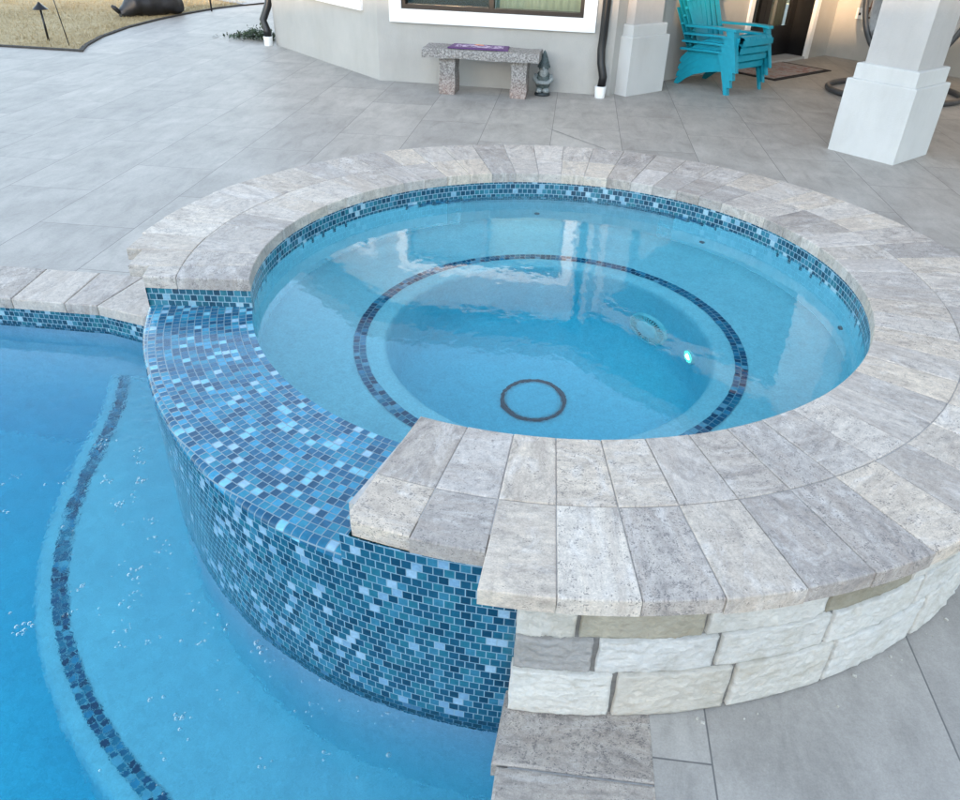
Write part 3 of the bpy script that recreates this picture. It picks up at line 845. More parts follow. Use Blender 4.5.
# ------------------------------------------------------------------ ground
hole = [(.3365, YB - .1), (.3365, -1.56)] + [tuple(pol(1.60, a)) for a in range(-77, 156, 5)] + [(-1.46, .585), (XL - .1, .59), (XL - .1, YB - .1)]
deck_out = [(-14, -9.5), (12, -9.5), (12, 16), (-4.0, 16), (-4.9, 13.6), (-5.9, 11.9), (-6.2, 11.2), (-6.36, 10.44), (-6.47, 9.6), (-6.5, 8.71), (-6.40, 7.8), (-6.22, 7.1), (-6.05, 6.69), (-7.2, 6.75), (-14, 7.1)]
tag(fill_sheet('patio_deck', [deck_out, hole], ZD, M['deck']), kind='structure')
far = [(-400, -400), (400, -400), (400, 400), (-400, 400)]
lawn_hole = [(p[0], p[1]) for p in deck_out]
lw = fill_sheet('lawn', [far, lawn_hole], ZD + .015, M['grass']); tag(lw, kind='structure')
# soil lip of the lawn against the deck
lip = MB()
for i in range(4, len(deck_out) - 1):
    a, b = Vector(deck_out[i]), Vector(deck_out[i + 1]); nn = Vector((-(b - a).y, (b - a).x)).normalized() * -.05
    lip.face([(*a, ZD - .01), (*b, ZD - .01), (*b, ZD + .02), (*a, ZD + .02)])
    lip.face([(*a, ZD + .02), (*b, ZD + .02), (*(b + nn), ZD + .022), (*(a + nn), ZD + .022)])
tag(lip.build('lawn_edge', M['soil']), kind='structure')
pth = fill_sheet('path', [[(-5.93, 11.75), (-6.35, 12.0), (-7.5, 12.9), (-10, 14.2), (-14, 15), (-14, 17), (-4.2, 17), (-4.4, 14.6)]], ZD + .024, M['concrete']); tag(pth, kind='structure')
jn = MB(); a_, b_ = Vector((-.17, 4.20)), Vector((1.0, 2.82)); q_ = Vector((.0026, .0022))
pts_ = [a_ + (b_ - a_) * i / 12 + Vector((noise.noise((i * .7, 0, 0)), noise.noise((0, i * .7, 0)))) * .012 for i in range(13)]
jn.grid([[(p.x - q_.x, p.y - q_.y, ZD + .003) for p in pts_], [(p.x + q_.x, p.y + q_.y, ZD + .003) for p in pts_]], None, .5, False, flip=True)
tag(jn.build('deck_crack', M['mortar']), kind='structure')
# dry grass blades
gb_ = MB(); rg = random.Random(21)
def inlawn(x, y):
    if y < 6.8: return False
    e = lerp([(6.69, -6.05), (7.1, -6.22), (7.8, -6.4), (8.71, -6.5), (9.6, -6.47), (10.44, -6.36), (11.2, -6.2), (11.9, -5.95)], y)
    return x < e - .03 and (y < 12.2 - (x + 6.2) * .55)
k = 0
while k < 26000:
    x = -5.9 - rg.random() ** 1.3 * 5; y = 6.7 + rg.random() * 6.5
    if not inlawn(x, y): 
        k += 1; continue
    h = rg.uniform(.012, .04); a = rg.uniform(0, 6.28); w = .004; l = rg.uniform(0, .03); b = rg.uniform(0, 6.28)
    dx, dy = math.cos(a) * w, math.sin(a) * w
    z = ZD + .015
    gb_.face([(x - dx, y - dy, z), (x + dx, y + dy, z), (x + math.cos(b) * l, y + math.sin(b) * l, z + h)]); k += 1
tag(gb_.build('dry_grass', M['grass']), 'short tan dormant grass of the lawn', 'grass', kind='stuff')

# ------------------------------------------------------------------ house
house = empty('house', (0, 7, ZD))
tag(house, 'grey stucco house with white trimmed windows and a covered corner patio', 'house')
ZC = 3.05
wm = MB()
D45 = Vector((.70711, .70711)); N45 = Vector((.70711, -.70711))
def wall(p0, p1, ops=(), z0=ZD - .02, z1=ZC, th=.16):
    """straight wall whose outer face runs p0 -> p1 (outside on the right hand), with openings (s0,s1,za,zb)"""
    p0 = Vector(p0); p1 = Vector(p1); L = (p1 - p0).length; d = (p1 - p0) / L; nn = Vector((d.y, -d.x))
    ang = math.atan2(d.y, d.x); Mr = Matrix.Rotation(ang, 3, 'Z')
    def bx(s0, s1, a, b):
        if s1 - s0 < 1e-4 or b - a < 1e-4: return
        c = p0 + d * (s0 + s1) / 2 - nn * th / 2
        wm.box((c.x, c.y, (a + b) / 2), (s1 - s0, th, b - a), Mr)
    cur = 0
    for s0, s1, a, b in sorted(ops):
        bx(cur, s0, z0, z1); bx(s0, s1, z0, a); bx(s0, s1, b, z1); cur = s1
    bx(cur, L, z0, z1)
    return p0, d, nn, Mr
WA = ((-2.11, 5.92), (.42, 5.74))
WB = ((-3.99, 7.88), (-2.11, 5.92))
WR = ((.98, 6.62), (3.54, 9.19))
LB = (Vector(WB[1]) - Vector(WB[0])).length; LR = (Vector(WR[1]) - Vector(WR[0])).length
opA = (.27, 2.20, .235, 2.35)
opB = (.45, LB - .42, .30, 2.35)
opR = (LR - 1.99, LR - .56, ZD - .02, 1.75)
fA = wall(*WA, [opA]); fB = wall(*WB, [opB]); fR = wall(*WR, [opR])
wall((-3.99, 15.8), WB[0]); wall(WR[1], (8.2, 4.53))
wall((.42, 5.742), (.98, 6.62), th=.1)
part(wm, 'wall', M['stucco'], house)

def window(f, op, name, mull, panes, back_mats):
    p0, d, nn, Mr = f; s0, s1, a, b = op
    def bx(mb, sa, sb, za, zb, d0, d1):
        c = p0 + d * (sa + sb) / 2 + nn * (d0 + d1) / 2
        mb.box((c.x, c.y, (za + zb) / 2), (sb - sa, abs(d1 - d0), zb - za), Mr)
    T = .125
    tr = MB()
    bx(tr, s0 - T, s1 + T, a - T, a + .004, -.05, .035); bx(tr, s0 - T, s1 + T, b - .004, b + T, -.05, .035)
    bx(tr, s0 - T, s0 + .004, a + .004, b - .004, -.05, .034); bx(tr, s1 - .004, s1 + T, a + .004, b - .004, -.05, .034)
    w = part(tr, name, M['white'], house)
    fr = MB(); F = .045
    bx(fr, s0, s1, a, a + F, -.1, .006); bx(fr, s0, s1, b - F, b, -.1, .006)
    bx(fr, s0, s0 + F, a + F, b - F, -.1, .006); bx(fr, s1 - F, s1, a + F, b - F, -.1, .006)
    for mu in mull: bx(fr, s0 + (s1 - s0) * mu - .025, s0 + (s1 - s0) * mu + .025, a + F, b - F, -.1, .004)
    part(fr, 'frame', M['black'], w)
    for (q0, q1), bm_ in zip(panes, back_mats):
        pa, pb = s0 + (s1 - s0) * q0 + .02, s0 + (s1 - s0) * q1 - .02
        gl = MB(); c0_, c1_ = p0 + d * pa - nn * .05, p0 + d * pb - nn * .05
        gl.face([(c0_.x, c0_.y, a + F), (c1_.x, c1_.y, a + F), (c1_.x, c1_.y, b - F), (c0_.x, c0_.y, b - F)])
        part(gl, 'pane', M['glass'], w)
        bk = MB(); nfo = 40
        P = [[tuple((p0 + d * (pa + (pb - pa) * i / nfo) - nn * (.16 + (.018 * math.sin(i * 1.9) if bm_ != 'screen' else 0)))) + (z,) for i in range(nfo + 1)] for z in (a, b)]
        bk.grid(P, None, .5, True)
        part(bk, 'screen' if bm_ == 'screen' else 'blind', M[bm_], w)
window(fA, opA, 'window', [.5], [(0, .5), (.5, 1)], ['screen', 'blind'])
window(fB, opB, 'window', [.5], [(0, .5), (.5, 1)], ['screen', 'screen'])
# french door set back in the patio wall
p0, d, nn, Mr = fR
def bxd(mb, sa, sb, za, zb, d0, d1):
    c = p0 + d * (sa + sb) / 2 + nn * (d0 + d1) / 2
    mb.box((c.x, c.y, (za + zb) / 2), (sb - sa, abs(d1 - d0), zb - za), Mr)
s0, s1, a, b = opR
jm = MB()
bxd(jm, s1 - .003, s1 + .075, ZD, b + .075, -.02, .03); bxd(jm, s0 - .075, s0 + .003, ZD, b + .075, -.02, .03); bxd(jm, s0 + .003, s1 - .003, b - .003, b + .075, -.02, .03)
jm2 = part(jm, 'door_casing', M['white'], house)
jm = MB()
bxd(jm, s1 - .006, s1 + .05, ZD, b + .05, -.34, -.022); bxd(jm, s0 - .05, s0 + .006, ZD, b + .05, -.34, -.022); bxd(jm, s0 + .006, s1 - .006, b - .006, b + .05, -.34, -.022)
part(jm, 'door_jamb', M['black'], house)
for k, (q0, q1, cm) in enumerate(((s0 + .01, (s0 + s1) / 2 - .003, 'curtain'), ((s0 + s1) / 2 + .003, s1 - .01, 'curtain'))):
    dm = MB()
    bxd(dm, q0, q1, ZD + .03, ZD + .40, -.32, -.27); bxd(dm, q0, q1, b - .13, b - .01, -.32, -.27)
    bxd(dm, q0, q0 + .11, ZD + .40, b - .13, -.32, -.27); bxd(dm, q1 - .11, q1, ZD + .40, b - .13, -.32, -.27)
    do = part(dm, 'door', M['black'], house)
    gl = MB(); c0_, c1_ = p0 + d * (q0 + .11) - nn * .295, p0 + d * (q1 - .11) - nn * .295
    gl.face([(c0_.x, c0_.y, ZD + .4), (c1_.x, c1_.y, ZD + .4), (c1_.x, c1_.y, b - .13), (c0_.x, c0_.y, b - .13)])
    part(gl, 'pane', M['glass'], do)
    bk = MB()
    P = [[tuple(p0 + d * (q0 + .08 + (q1 - q0 - .2) * i / 40) - nn * (.37 + .015 * math.sin(i * 1.7))) + (z,) for i in range(41)] for z in (ZD + .1, b - .05)]
    bk.grid(P, None, .5, True)
    part(bk, 'curtain', M[cm], do)
    hd = MB(); hs = (q1 - .055) if k == 0 else (q0 + .055); c = p0 + d * hs - nn * .24
    hd.tube([(c.x, c.y, .50), (c.x, c.y, .64)], .012, 8)
    part(hd, 'handle', M['fixture'], do)
thd = MB(); bxd(thd, s0, s1, ZD - .01, ZD + .03, -.4, .02); part(thd, 'threshold', M['concrete'], house)
rm = MB(); bxd(rm, s0 - .2, s1 + .2, ZD, b + .2, -.9, -.8); part(rm, 'room_backing', M['room'], house)
# outlet cover on the right hand patio wall
oc = MB(); c = Vector((3.80, 8.93)); nq = Vector((-.70711, -.70711)); Mq = Matrix.Rotation(-PI / 4, 3, 'Z')
oc.box((c.x + nq.x * .02, c.y + nq.y * .02, .08), (.11, .05, .13), Mq)
oo = part(oc, 'outlet_cover', M['whiteplastic'], house)
oc = MB(); oc.box((c.x + nq.x * .048, c.y + nq.y * .048, .075), (.026, .012, .03), Mq); part(oc, 'socket', M['black'], oo)

# patio columns at 45 degrees
def column(corner, side, base_side, zb, zc, name='column'):
    """corner = near bottom corner of the base; square turned by 45 degrees"""
    c = Vector(corner) + Vector((0, base_side * .70711))
    def sq(s): h = s * .70711; return [(c.x, c.y - h), (c.x + h, c.y), (c.x, c.y + h), (c.x - h, c.y)]
    sf = MB(); sf.prism(sq(side), ZD + .05, ZC, .003, .5)
    o = part(sf, name, M['col_stucco'], house)
    bs = MB(); bs.prism(sq(base_side), ZD, zb, .008, .5); bs.prism(sq((side + base_side) / 2 + .012), zb - .01, zc, .010, .5)
    part(bs, 'column_base', M['stucco_base'], o)
    return c
cb = column((2.655, 3.625), .425, .575, .088, .205)
ca = column((.598, 5.725), .44, .585, .082, .19)
# beam and roof
bmB = MB(); a = Vector(ca); b = Vector(cb); dd = (b - a).normalized(); e_ = b + dd * 5
mid = (a + e_) / 2
bmB.box((mid.x, mid.y, ZC - .17), ((e_ - a).length, .34, .38), Matrix.Rotation(math.atan2(dd.y, dd.x), 3, 'Z'))
part(bmB, 'patio_beam', M['soffit'], house)
eave = [(-4.5, 16.2), (-4.5, 7.70), (-2.33, 5.45), (.22, 5.27), (2.42, 3.05), (6.0, -.55), (11.5, 4.9), (11.5, 16.2)]
cl = MB(); cl.face([(x, y, ZC) for x, y in eave]); part(cl, 'soffit', M['soffit'], house)
fs = MB()
for i in range(len(eave)):
    p, q = eave[i], eave[(i + 1) % len(eave)]
    fs.face([(*p, ZC - .005), (*q, ZC - .005), (*q, ZC + .20), (*p, ZC + .20)])
part(fs, 'fascia', M['fascia'], house)
rf = MB(); ap = [(1.5, 12.5, 5.6), (6.2, 10.5, 5.6)]
ep = [(x, y, ZC + .20) for x, y in eave]
def tri(*p): rf.face(p)
tri(ep[0], ap[0], ep[1]); tri(ep[1], ap[0], ep[2]); tri(ep[2], ap[0], ep[3]); tri(ep[3], ap[0], ep[4]); tri(ep[4], ap[0], ap[1], ep[5]); tri(ep[5], ap[1], ep[6]); tri(ep[6], ap[1], ep[7]); tri(ep[7], ap[1], ap[0], ep[0])
part(rf, 'roof', M['roof'], house)
# downspouts
def downspout(path, base, r=.042):
    mb = MB(); mb.tube(path, r, 10)
    for k in range(1, 2): pass
    o = part(mb, 'downspout', M['black'], house)
    mb = MB(); mb.lathe([(.052, ZD - .005), (.060, ZD + .11), (.054, ZD + .115), (.048, ZD + .1)], 18, c=(base[0], base[1], 0)); mb.lathe([(.05, ZD + .10), (.0005, ZD + .10)], 18, c=(base[0], base[1], 0))
    part(mb, 'boot', M['whiteplastic'], o)
downspout([(.325, 5.62, ZD + .10), (.335, 5.62, ZD + .20), (.300, 5.65, ZD + .33), (.290, 5.68, ZD + .45), (.296, 5.69, ZD + .6), (.30, 5.69, 1.0), (.30, 5.69, ZC)], (.32, 5.62))
downspout([(-4.06, 7.80, ZD + .10), (-4.07, 7.82, ZD + .18), (-4.12, 7.85, ZD + .30), (-4.05, 7.90, ZD + .47), (-4.02, 7.92, ZD + .60), (-4.03, 7.92, 1.0), (-4.03, 7.92, ZC)], (-4.06, 7.79), .05)

# ------------------------------------------------------------------ bench and what stands by it
bench = empty('bench', (-.92, 5.50, ZD)); bench.rotation_euler = (0, 0, R(-3))
tag(bench, 'rough granite slab bench under the wide window', 'bench')
sl = MB(); n = 26
P = []
def rough(p, s): return p + Vector((noise.noise(p * 9), noise.noise(p * 9 + Vector((5, 0, 0))), noise.noise(p * 9 + Vector((0, 7, 0))))) * s
X0, X1, Y0, Y1, Z0, Z1 = -.60, .60, -.19, .17, .355, .44
secs = []
for i in range(n + 1):
    x = X0 + (X1 - X0) * i / n
    ring = []
    for (y, z) in [(Y0, Z0), (Y0, (Z0 + Z1) / 2), (Y0 + .01, Z1), (-.08, Z1), (.06, Z1), (Y1, Z1), (Y1, Z0), (0, Z0)]:
        ring.append(rough(Vector((x, y, z)), .010))
    secs.append(ring + [ring[0]])
sl.grid(secs, None, .5, False)
for r_, f_ in ((secs[0], False), (secs[-1], True)):
    q = r_[:-1]; sl.face(q if f_ else list(reversed(q)))
sl.build('seat_slab', M['granite'], bench)
for lx in (-.345, .40):
    lm = MB(); secs = []
    for j in range(9):
        z = .36 * j / 8
        ring = [rough(Vector((lx + sx * (.080 + .006 * math.sin(j)), sy, z)), .009) for sx, sy in ((-1, -.14), (1, -.14), (1, .12), (-1, .12))]
        secs.append(ring + [ring[0]])
    lm.grid(secs, None, .5, False, flip=True); lm.build('leg', M['granite'], bench)
brd = empty('printed_board', (-.96, 5.49, ZD + .445)); brd.rotation_euler = (0, 0, R(-3))
tag(brd, 'purple printed board with pale markings lying on the granite bench', 'board')
mb = MB(); mb.prism([(-.30, -.13), (.32, -.13), (.30, .13), (-.28, .13)], 0, .012, .003); mb.build('panel', M['purple'], brd)
mb = MB(); mb.prism([(-.24, -.07), (.26, -.07), (.25, .08), (-.23, .08)], .0122, .0135, .0003, bottom=False); mb.build('pale_print', M['lilac'], brd)
mb = MB(); mb.prism([(-.06, .06), (.05, .05), (.03, .10), (-.04, .105)], .0137, .0150, .0003, bottom=False); mb.build('orange_print', M['orange'], brd)

gn = empty('garden_gnome', (-.285, 5.60, ZD)); tag(gn, 'grey green garden gnome with a pointed hat beside the bench', 'garden gnome')
mb = MB(); mb.lathe([(.0005, 0), (.080, 0), (.084, .015), (.076, .03), (.0005, .032)], 20); mb.build('plinth', M['gnome_dark'], gn)
for sx in (-1, 1):
    mb = MB(); mb.lathe([(.0005, .03), (.034, .034), (.040, .05), (.032, .072), (.0005, .080)], 14, c=(sx * .036, -.03, 0), sy=1.45); mb.build('boot', M['gnome_pale'], gn)
mb = MB(); mb.lathe([(.045, .06), (.072, .085), (.084, .13), (.082, .17), (.062, .215), (.048, .235), (.05, .25), (.053, .275), (.045, .30), (.0005, .31)], 22, sy=.85); mb.build('body', M['gnome_green'], gn)
mb = MB(); mb.tube([(-.075, -.01, .20), (-.088, -.04, .16), (-.05, -.078, .135), (0, -.085, .135), (.05, -.078, .135), (.088, -.04, .16), (.075, -.01, .20)], [.022, .024, .022, .02, .022, .024, .022], 10); mb.build('arms', M['gnome_pale'], gn)
mb = MB(); mb.lathe([(.0005, .275), (.036, .268), (.047, .25), (.046, .215), (.032, .175), (.012, .145), (.0005, .14)], 16, c=(0, -.035, 0), sy=.75); mb.build('beard', M['gnome_pale'], gn)
mb = MB(); mb.lathe([(.012, .262), (.014, .275), (.009, .287), (.0005, .29)], 10, c=(0, -.078, 0)); mb.build('nose', M['gnome_pale'], gn)
mb = MB(); mb.lathe([(.066, .272), (.068, .285), (.060, .298), (.046, .335), (.030, .38), (.014, .42), (.0005, .438)], 20); mb.build('hat', M['gnome_green'], gn)

# ------------------------------------------------------------------ stack of turquoise chairs
def chair():
    root = empty('stacking_chair')
    t = .007
    def slab(pts_l, pts_r, th):      # a sheet between two rails with thickness
        mb_ = []
    # seat: slats across
    st = MB()
    def seatz(y): return lerp([(-.30, .215), (-.1, .25), (.12, .315), (.24, .345), (.29, .335), (.31, .30)], y)
    ys = [-.30 + .61 * i / 24 for i in range(25)]
    for s in range(5):
        xa = -.235 + s * .095; xb = xa + .088
        st.grid([[(xa, y, seatz(y)) for y in ys], [(xb, y, seatz(y)) for y in ys]], None, .5, True, flip=True)
        st.grid([[(xa, y, seatz(y) - t) for y in ys], [(xb, y, seatz(y) - t) for y in ys]], None, .5, True)
        for xx, fl in ((xa, True), (xb, False)):
            st.grid([[(xx, y, seatz(y)) for y in ys], [(xx, y, seatz(y) - t) for y in ys]], None, .5, False, flip=not fl)
    # front apron
    st.grid([[(x, .305 + .008 * math.cos(x * 6), z) for x in (-.26, -.13, 0, .13, .26)] for z in (.255, .31)], None, .5, False)
    st.grid([[(x, .298 + .008 * math.cos(x * 6), z) for x in (-.26, -.13, 0, .13, .26)] for z in (.255, .31)], None, .5, False, flip=True)
    st.build('seat', M['turq'], root)
    bk = MB()
    for s in range(7):
        u = (s - 3) / 3
        h = .70 - .13 * u * u
        xa0, xb0 = u * .195 - .030, u * .195 + .030
        xa1, xb1 = u * .255 - .036, u * .255 + .036
        n_ = 10
        for dy, fl in ((0, True), (-t, False)):
            bk.grid([[(xa0 + (xa1 - xa0) * i / n_, -.27 - .28 * (i / n_) - .05 * (1 - u * u) + dy, .20 + h * i / n_) for i in range(n_ + 1)],
                     [(xb0 + (xb1 - xb0) * i / n_, -.27 - .28 * (i / n_) - .05 * (1 - u * u) + dy, .20 + h * i / n_) for i in range(n_ + 1)]], None, .5, True, flip=fl)
        for i in range(n_):
            for xx0, xx1 in ((xa0, xa1), (xb0, xb1)):
                q0, q1 = xx0 + (xx1 - xx0) * i / n_, xx0 + (xx1 - xx0) * (i + 1) / n_
                y0, y1 = -.27 - .28 * i / n_ - .05 * (1 - u * u), -.27 - .28 * (i + 1) / n_ - .05 * (1 - u * u)
                bk.face([(q0, y0, .2 + h * i / n_), (q1, y1, .2 + h * (i + 1) / n_), (q1, y1 - t, .2 + h * (i + 1) / n_), (q0, y0 - t, .2 + h * i / n_)])
    for zz, w in ((.34, .25), (.62, .28)):   # cross rails behind the slats
        f = (zz - .2) / .70
        bk.tube([(-w, -.285 - .28 * f, zz), (-w * .5, -.32 - .28 * f, zz), (0, -.335 - .28 * f, zz), (w * .5, -.32 - .28 * f, zz), (w, -.285 - .28 * f, zz)], .013, 8)
    bk.build('backrest', M['turq'], root)
    for sx in (-1, 1):
        am = MB()
        prof = [(.235, .405, .050), (.225, .412, .058), (.12, .415, .060), (-.05, .41, .056), (-.2, .40, .05), (-.40, .39, .045)]
        for dz, fl in ((0, sx < 0), (-.022, sx > 0)):
            am.grid([[(sx * (.295 - w), y, z + dz) for y, z, w in prof], [(sx * (.295 + w * .6), y, z + dz) for y, z, w in prof]], None, .5, False, flip=fl)
        for k_ in (0, 1):
            am.grid([[(sx * (.295 - w) if k_ == 0 else sx * (.295 + w * .6), y, z) for y, z, w in prof], [(sx * (.295 - w) if k_ == 0 else sx * (.295 + w * .6), y, z - .022) for y, z, w in prof]], None, .5, False)
        y, z, w = prof[0]
        am.face([(sx * (.295 - w), y, z), (sx * (.295 + w * .6), y, z), (sx * (.295 + w * .6), y, z - .022), (sx * (.295 - w), y, z - .022)])
        am.build('arm', M['turq'], root)
        fl_ = MB()   # front leg: L shaped shell, tapering to the foot
        rows_ = [(0, .028), (.1, .031), (.25, .040), (.34, .052), (.392, .058)]
        for off in (0, -.006):
            fl_.grid([[(sx * (.315 - w * 1.5), .205 + off + .115 * (1 - z / .40), z) for z, w in rows_], [(sx * .32, .205 + off + .115 * (1 - z / .40), z) for z, w in rows_]], None, .5, False)
            fl_.grid([[(sx * (.32 + off), .205 + .115 * (1 - z / .40), z) for z, w in rows_], [(sx * (.32 + off), .205 + .115 * (1 - z / .40) - w * 1.7, z) for z, w in rows_]], None, .5, False)
        fl_.build('front_leg', M['turq'], root)
        rl = MB()    # side rail sweeping back down to the rear foot
        top = [(.26, .33), (.1, .335), (-.05, .30), (-.2, .245), (-.33, .16), (-.44, .05), (-.455, 0)]
        bot = [(.25, .22), (.1, .205), (-.05, .175), (-.2, .13), (-.31, .07), (-.385, .01), (-.40, 0)]
        for xo in (.268, .258):
            rl.grid([[(sx * xo, y, z) for y, z in top], [(sx * xo, y, z) for y, z in bot]], None, .5, False)
        for L_ in (top, bot):
            rl.grid([[(sx * .268, y, z) for y, z in L_], [(sx * .250, y, z) for y, z in L_]], None, .5, False)
        rl.build('rear_leg', M['turq'], root)
    return root
c0_ = chair()
labels = ['bottom chair of the stack of four turquoise plastic chairs', 'second from bottom chair in the turquoise plastic stack',
          'third from bottom chair in the turquoise plastic stack', 'topmost chair of the turquoise plastic stack']
cpos = Vector((1.70, 6.50)); crz = R(-135)
for k in range(4):
    if k == 0: o = c0_
    else:
        o = c0_.copy(); COL.objects.link(o)
        for ch in list(c0_.children):
            q = ch.copy(); COL.objects.link(q); q.parent = o
    p = cpos + N45 * (.018 * k)
    o.location = (p.x, p.y, ZD + .078 * k); o.rotation_euler = (0, 0, crz); o.scale = (1 + .012 * k,) * 2 + (1,)
    tag(o, labels[k], 'chair', 'stacked turquoise chairs')

# doormat
mt = empty('doormat', (2.56, 7.78, ZD)); mt.rotation_euler = (0, 0, PI / 4)
tag(mt, 'woven doormat with a black border in front of the patio door', 'doormat')
mb = MB(); mb.prism([(-.62, -.42), (.62, -.42), (.62, .42), (-.62, .42)], .001, .010, .003)
mb.build('border', M['mat_border'], mt)
mb = MB(); mb.prism([(-.55, -.35), (.55, -.35), (.55, .35), (-.55, .35)], .008, .0135, .002); mb.build('woven_centre', M['doormat'], mt)

# hanging egg chair behind the big column
eg = empty('hanging_chair', (3.62, 6.60, ZD)); tag(eg, 'hanging egg chair with a grey cushion behind the big patio column', 'hanging chair')
mb = MB(); mb.tube([(.70 * math.cos(2 * PI * k / 48), .62 * math.sin(2 * PI * k / 48), .032) for k in range(48)], .032, 10, closed=True); mb.build('base_ring', M['steel'], eg)
mb = MB(); mb.tube([(.1, .62, .03), (.12, .66, .5), (.12, .70, 1.2), (.1, .55, 1.75), (.03, .25, 1.98), (0, .05, 1.98)], .030, 10); mb.build('post', M['steel'], eg)
mb = MB(); mb.tube([(0, .05, 1.98), (0, .02, 1.72)], .010, 6); mb.build('chain', M['steel'], eg)
mb = MB()
cE = Vector((0, .0, 1.02))
ew, eh = .52, .70
fwd = Vector((-.45, -.89, 0)); side = Vector((.89, -.45, 0))
mb.tube([cE + side * ew * math.cos(2 * PI * k / 48) + Vector((0, 0, 1)) * eh * math.sin(2 * PI * k / 48) + fwd * .15 for k in range(48)], .030, 8, closed=True)
rim_o = mb.build('basket_rim', M['steel'], eg)
mb = MB()
for k in range(13):      # bowed wicker ribs forming the bowl
    u = -.92 + 1.84 * k / 12; hw = math.sqrt(1 - u * u)
    mb.tube([cE + side * ew * u * math.cos(0) + Vector((0, 0, 1)) * eh * hw * math.cos(PI * j / 14) + fwd * (.15 - .55 * hw * math.sin(PI * j / 14)) for j in range(15)], .009, 5)
for k in range(15):
    u = -.94 + 1.88 * k / 14; hw = math.sqrt(1 - u * u)
    mb.tube([cE + Vector((0, 0, 1)) * eh * u + side * ew * hw * math.cos(PI * j / 14) + fwd * (.15 - .55 * hw * math.sin(PI * j / 14)) for j in range(15)], .009, 5)
mb.build('wicker_basket', M['wicker'], eg)
mb = MB()
P = []
for i in range(15):
    z_ = -1 + 1.75 * i / 14; row = []
    for j in range(15):
        x_ = -1 + 2 * j / 14; q = min(1, x_ * x_ + z_ * z_)
        row.append(cE + side * ew * .88 * x_ * math.sqrt(max(.02, 1 - .45 * z_ * z_)) + Vector((0, 0, 1)) * eh * .88 * z_ + fwd * (.12 - .40 * math.sqrt(1 - q) + .02 * math.sin(x_ * 9) * math.sin(z_ * 9)))
    P.append(row)
mb.grid(P, None, .5, True); mb.grid([[p - fwd * .05 for p in r_] for r_ in P], None, .5, True, flip=True)
mb.build('back_cushion', M['cushion'], eg)
mb = MB(); mb.lathe([(.0005, -.06), (.33, -.06), (.40, -.02), (.40, .03), (.34, .07), (.0005, .09)], 28, c=cE + Vector((0, 0, -.42)) - fwd * .02, sy=.8); mb.build('seat_cushion', M['cushion'], eg)

# ------------------------------------------------------------------ lawn things
pl = empty('path_light', (-6.85, 7.26, ZD + .015)); tag(pl, 'black mushroom path light on the tan lawn edge', 'path light')
mb = MB(); mb.tube([(0, 0, -.02), (0, 0, .36)], .014, 8); mb.build('stake', M['black'], pl)
mb = MB(); mb.lathe([(.0005, .455), (.012, .45), (.03, .425), (.09, .375), (.095, .368), (.06, .365), (.0005, .365)], 20); mb.build('cap', M['black'], pl)
def rod(x, y, h, lean, label):
    mb = MB(); mb.tube([(0, 0, -.02), (lean[0] * .5, lean[1] * .5, h * .5), (lean[0], lean[1], h)], .0065, 6)
    o = mb.build('marker_rod', M['black']); o.location = (x, y, ZD + .015); tag(o, label, 'marker rod')
rod(-6.40, 6.99, .75, (-.10, .02), 'thin leaning rod stuck in the lawn right of the path light')
mb = MB(); mb.tube([(0, 0, -.02), (0, 0, .5)], .014, 8)
o = mb.build('stake', M['black']); o.name = 'lawn_stake'; o.location = (-6.16, 10.85, ZD + .015); tag(o, 'short dark stake at the lawn edge past the black cover', 'stake')
# black bundled cover lying on the grass
cv = MB(); n = 34; secs = []
for i in range(n + 1):
    u = i / n; r = .185 * min(1, .35 + u * 3.2) * (1 - .25 * max(0, (u - .9) / .1)) if u < 1 else .14
    row = []
    for k in range(21):
        a = 2 * PI * k / 20
        q = Vector((u * .98, math.cos(a) * r * 1.2, r * .85 + math.sin(a) * r * .9))
        w = noise.noise(q * 6) * .035 + noise.noise(Vector((u * 22, a * 2, 1))) * .012
        row.append(Vector((q.x, q.y + w * math.cos(a), max(0.0, q.z + w * math.sin(a)))))
    secs.append(row)
cv.grid(secs, None, .5, True); cv.face(list(reversed(secs[0][:-1]))); cv.face(secs[-1][:-1])
cv.tube([(0, 0, .06), (-.06, .02, .13), (-.10, .03, .16)], [.03, .035, .02], 8)
o = cv.build('bundled_cover', M['blackplastic']); o.location = (-7.12, 9.62, ZD + .015); o.rotation_euler = (0, 0, math.atan2(.95, .85)); tag(o, 'black bundled vinyl cover lying on the tan lawn beside the walkway', 'cover')
# low planting at the corner of the house
pn = empty('shrub', (-4.42, 8.30, ZD)); tag(pn, 'low dark green shrub by the black downspout', 'shrub')
mb = MB(); rs = random.Random(8)
for k in range(900):
    u, v = rs.gauss(0, .19), rs.gauss(0, .13); z = abs(rs.gauss(0, .055)) * math.exp(-(u * u) / .06) + .01
    a, el = rs.uniform(0, 6.28), rs.uniform(-.2, 1.2); l = rs.uniform(.03, .06); w = l * .3
    d_ = Vector((math.cos(a) * math.cos(el), math.sin(a) * math.cos(el), math.sin(el))); s_ = Vector((-math.sin(a), math.cos(a), 0)) * w
    p = Vector((u, v, z)); mb.face([p, p + d_ * l * .5 + s_, p + d_ * l, p + d_ * l * .5 - s_])
mb.build('leaves', M['leaf'], pn)
mb = MB()
for k in range(14):
    a = rs.uniform(0, 6.28); mb.tube([(0, 0, 0), (math.cos(a) * .1, math.sin(a) * .07, .05), (math.cos(a) * .25, math.sin(a) * .17, .06)], .004, 5)
mb.build('stems', M['soil'], pn)
br = MB(); rs = random.Random(2)
for k in range(9):
    br.box((-.78 + k * .2, rs.uniform(-.01, .01), .05), (.19, .10, .10 + rs.uniform(-.008, .008)), Matrix.Rotation(rs.uniform(-.04, .04), 3, 'Z'))
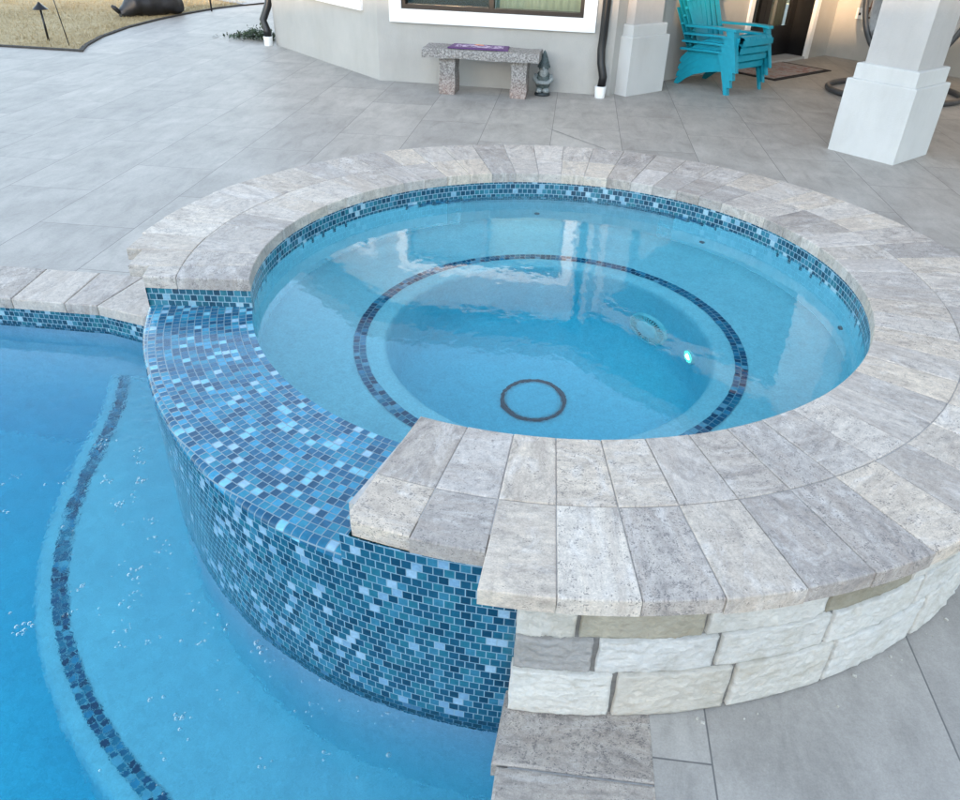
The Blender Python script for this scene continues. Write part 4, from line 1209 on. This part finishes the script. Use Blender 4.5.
o = br.build('brick_edging', M['brick']); o.location = (-5.1, 12.9, ZD); tag(o, 'dark red brick edging across the end of the walkway', 'edging')

# unseen ridge added behind the camera to shade the yard and the lower walls
hl = MB(); P = []
for j, (dy, hz) in enumerate(((-70, ZD), (-58, 8.5), (-50, 10.28), (-44, 8.5), (-34, ZD))):
    P.append([(-90 + 180 * i / 60, dy, hz if hz == ZD else hz + .12 * noise.noise((i * .6, j, 3))) for i in range(61)])
hl.grid(P, None, .5, True, flip=True)
tag(hl.build('shade_ridge', M['leaf']), kind='structure')

# ------------------------------------------------------------------ light
SUN_EL = 9.5
sv = Vector((-.295, -.955, math.tan(R(SUN_EL)))).normalized()
sun = bpy.data.lights.new('sun', 'SUN'); sun.energy = 1.3; sun.angle = R(.6); sun.color = (1.0, .66, .38)
so = bpy.data.objects.new('sun', sun); COL.objects.link(so); so.rotation_euler = sv.to_track_quat('Z', 'Y').to_euler(); so.location = (-10, -30, 12)
w = bpy.data.worlds.new('World'); sc.world = w; w.use_nodes = True
nt = w.node_tree; nt.nodes.clear()
sky = nt.nodes.new('ShaderNodeTexSky'); sky.sky_type = 'NISHITA'; sky.sun_disc = False
sky.sun_elevation = R(SUN_EL); sky.sun_rotation = math.atan2(sv.x, sv.y); sky.air_density = 1.0; sky.dust_density = .4; sky.ozone_density = 1.6
hs = nt.nodes.new('ShaderNodeHueSaturation'); hs.inputs['Saturation'].default_value = .64
bg = nt.nodes.new('ShaderNodeBackground'); bg.inputs['Strength'].default_value = .15
ou = nt.nodes.new('ShaderNodeOutputWorld')
nt.links.new(sky.outputs[0], hs.inputs['Color']); nt.links.new(hs.outputs[0], bg.inputs[0]); nt.links.new(bg.outputs[0], ou.inputs[0])

# ------------------------------------------------------------------ camera
pitch, roll, yaw = 5.85832260e-01, 3.12541036e-02, -9.92954683e-02
fw = Vector((math.sin(yaw) * math.cos(pitch), math.cos(yaw) * math.cos(pitch), -math.sin(pitch)))
rt = Vector((math.cos(yaw), -math.sin(yaw), 0)); up = rt.cross(fw)
r2 = rt * math.cos(roll) + up * math.sin(roll); u2 = -rt * math.sin(roll) + up * math.cos(roll)
cam = bpy.data.cameras.new('camera'); cam.sensor_width = 36; cam.lens = 754.75 / 960 * 36; cam.clip_start = .05; cam.clip_end = 1500
co = bpy.data.objects.new('camera', cam); COL.objects.link(co)
mw = Matrix(((r2.x, u2.x, -fw.x, 0), (r2.y, u2.y, -fw.y, -2.8827), (r2.z, u2.z, -fw.z, 1.2246), (0, 0, 0, 1)))
co.matrix_world = mw
sc.camera = co
sc.view_settings.view_transform = 'Standard'; sc.view_settings.look = 'None'; sc.view_settings.gamma = 1
sc.view_settings.exposure = 2.7
sc.render.engine = 'CYCLES'
sc.cycles.use_denoising = True
sc.cycles.max_bounces = 14; sc.cycles.transmission_bounces = 10; sc.cycles.diffuse_bounces = 6; sc.cycles.glossy_bounces = 6; sc.cycles.transparent_max_bounces = 12
sc.cycles.caustics_refractive = True; sc.cycles.caustics_reflective = True; sc.cycles.sample_clamp_indirect = 8
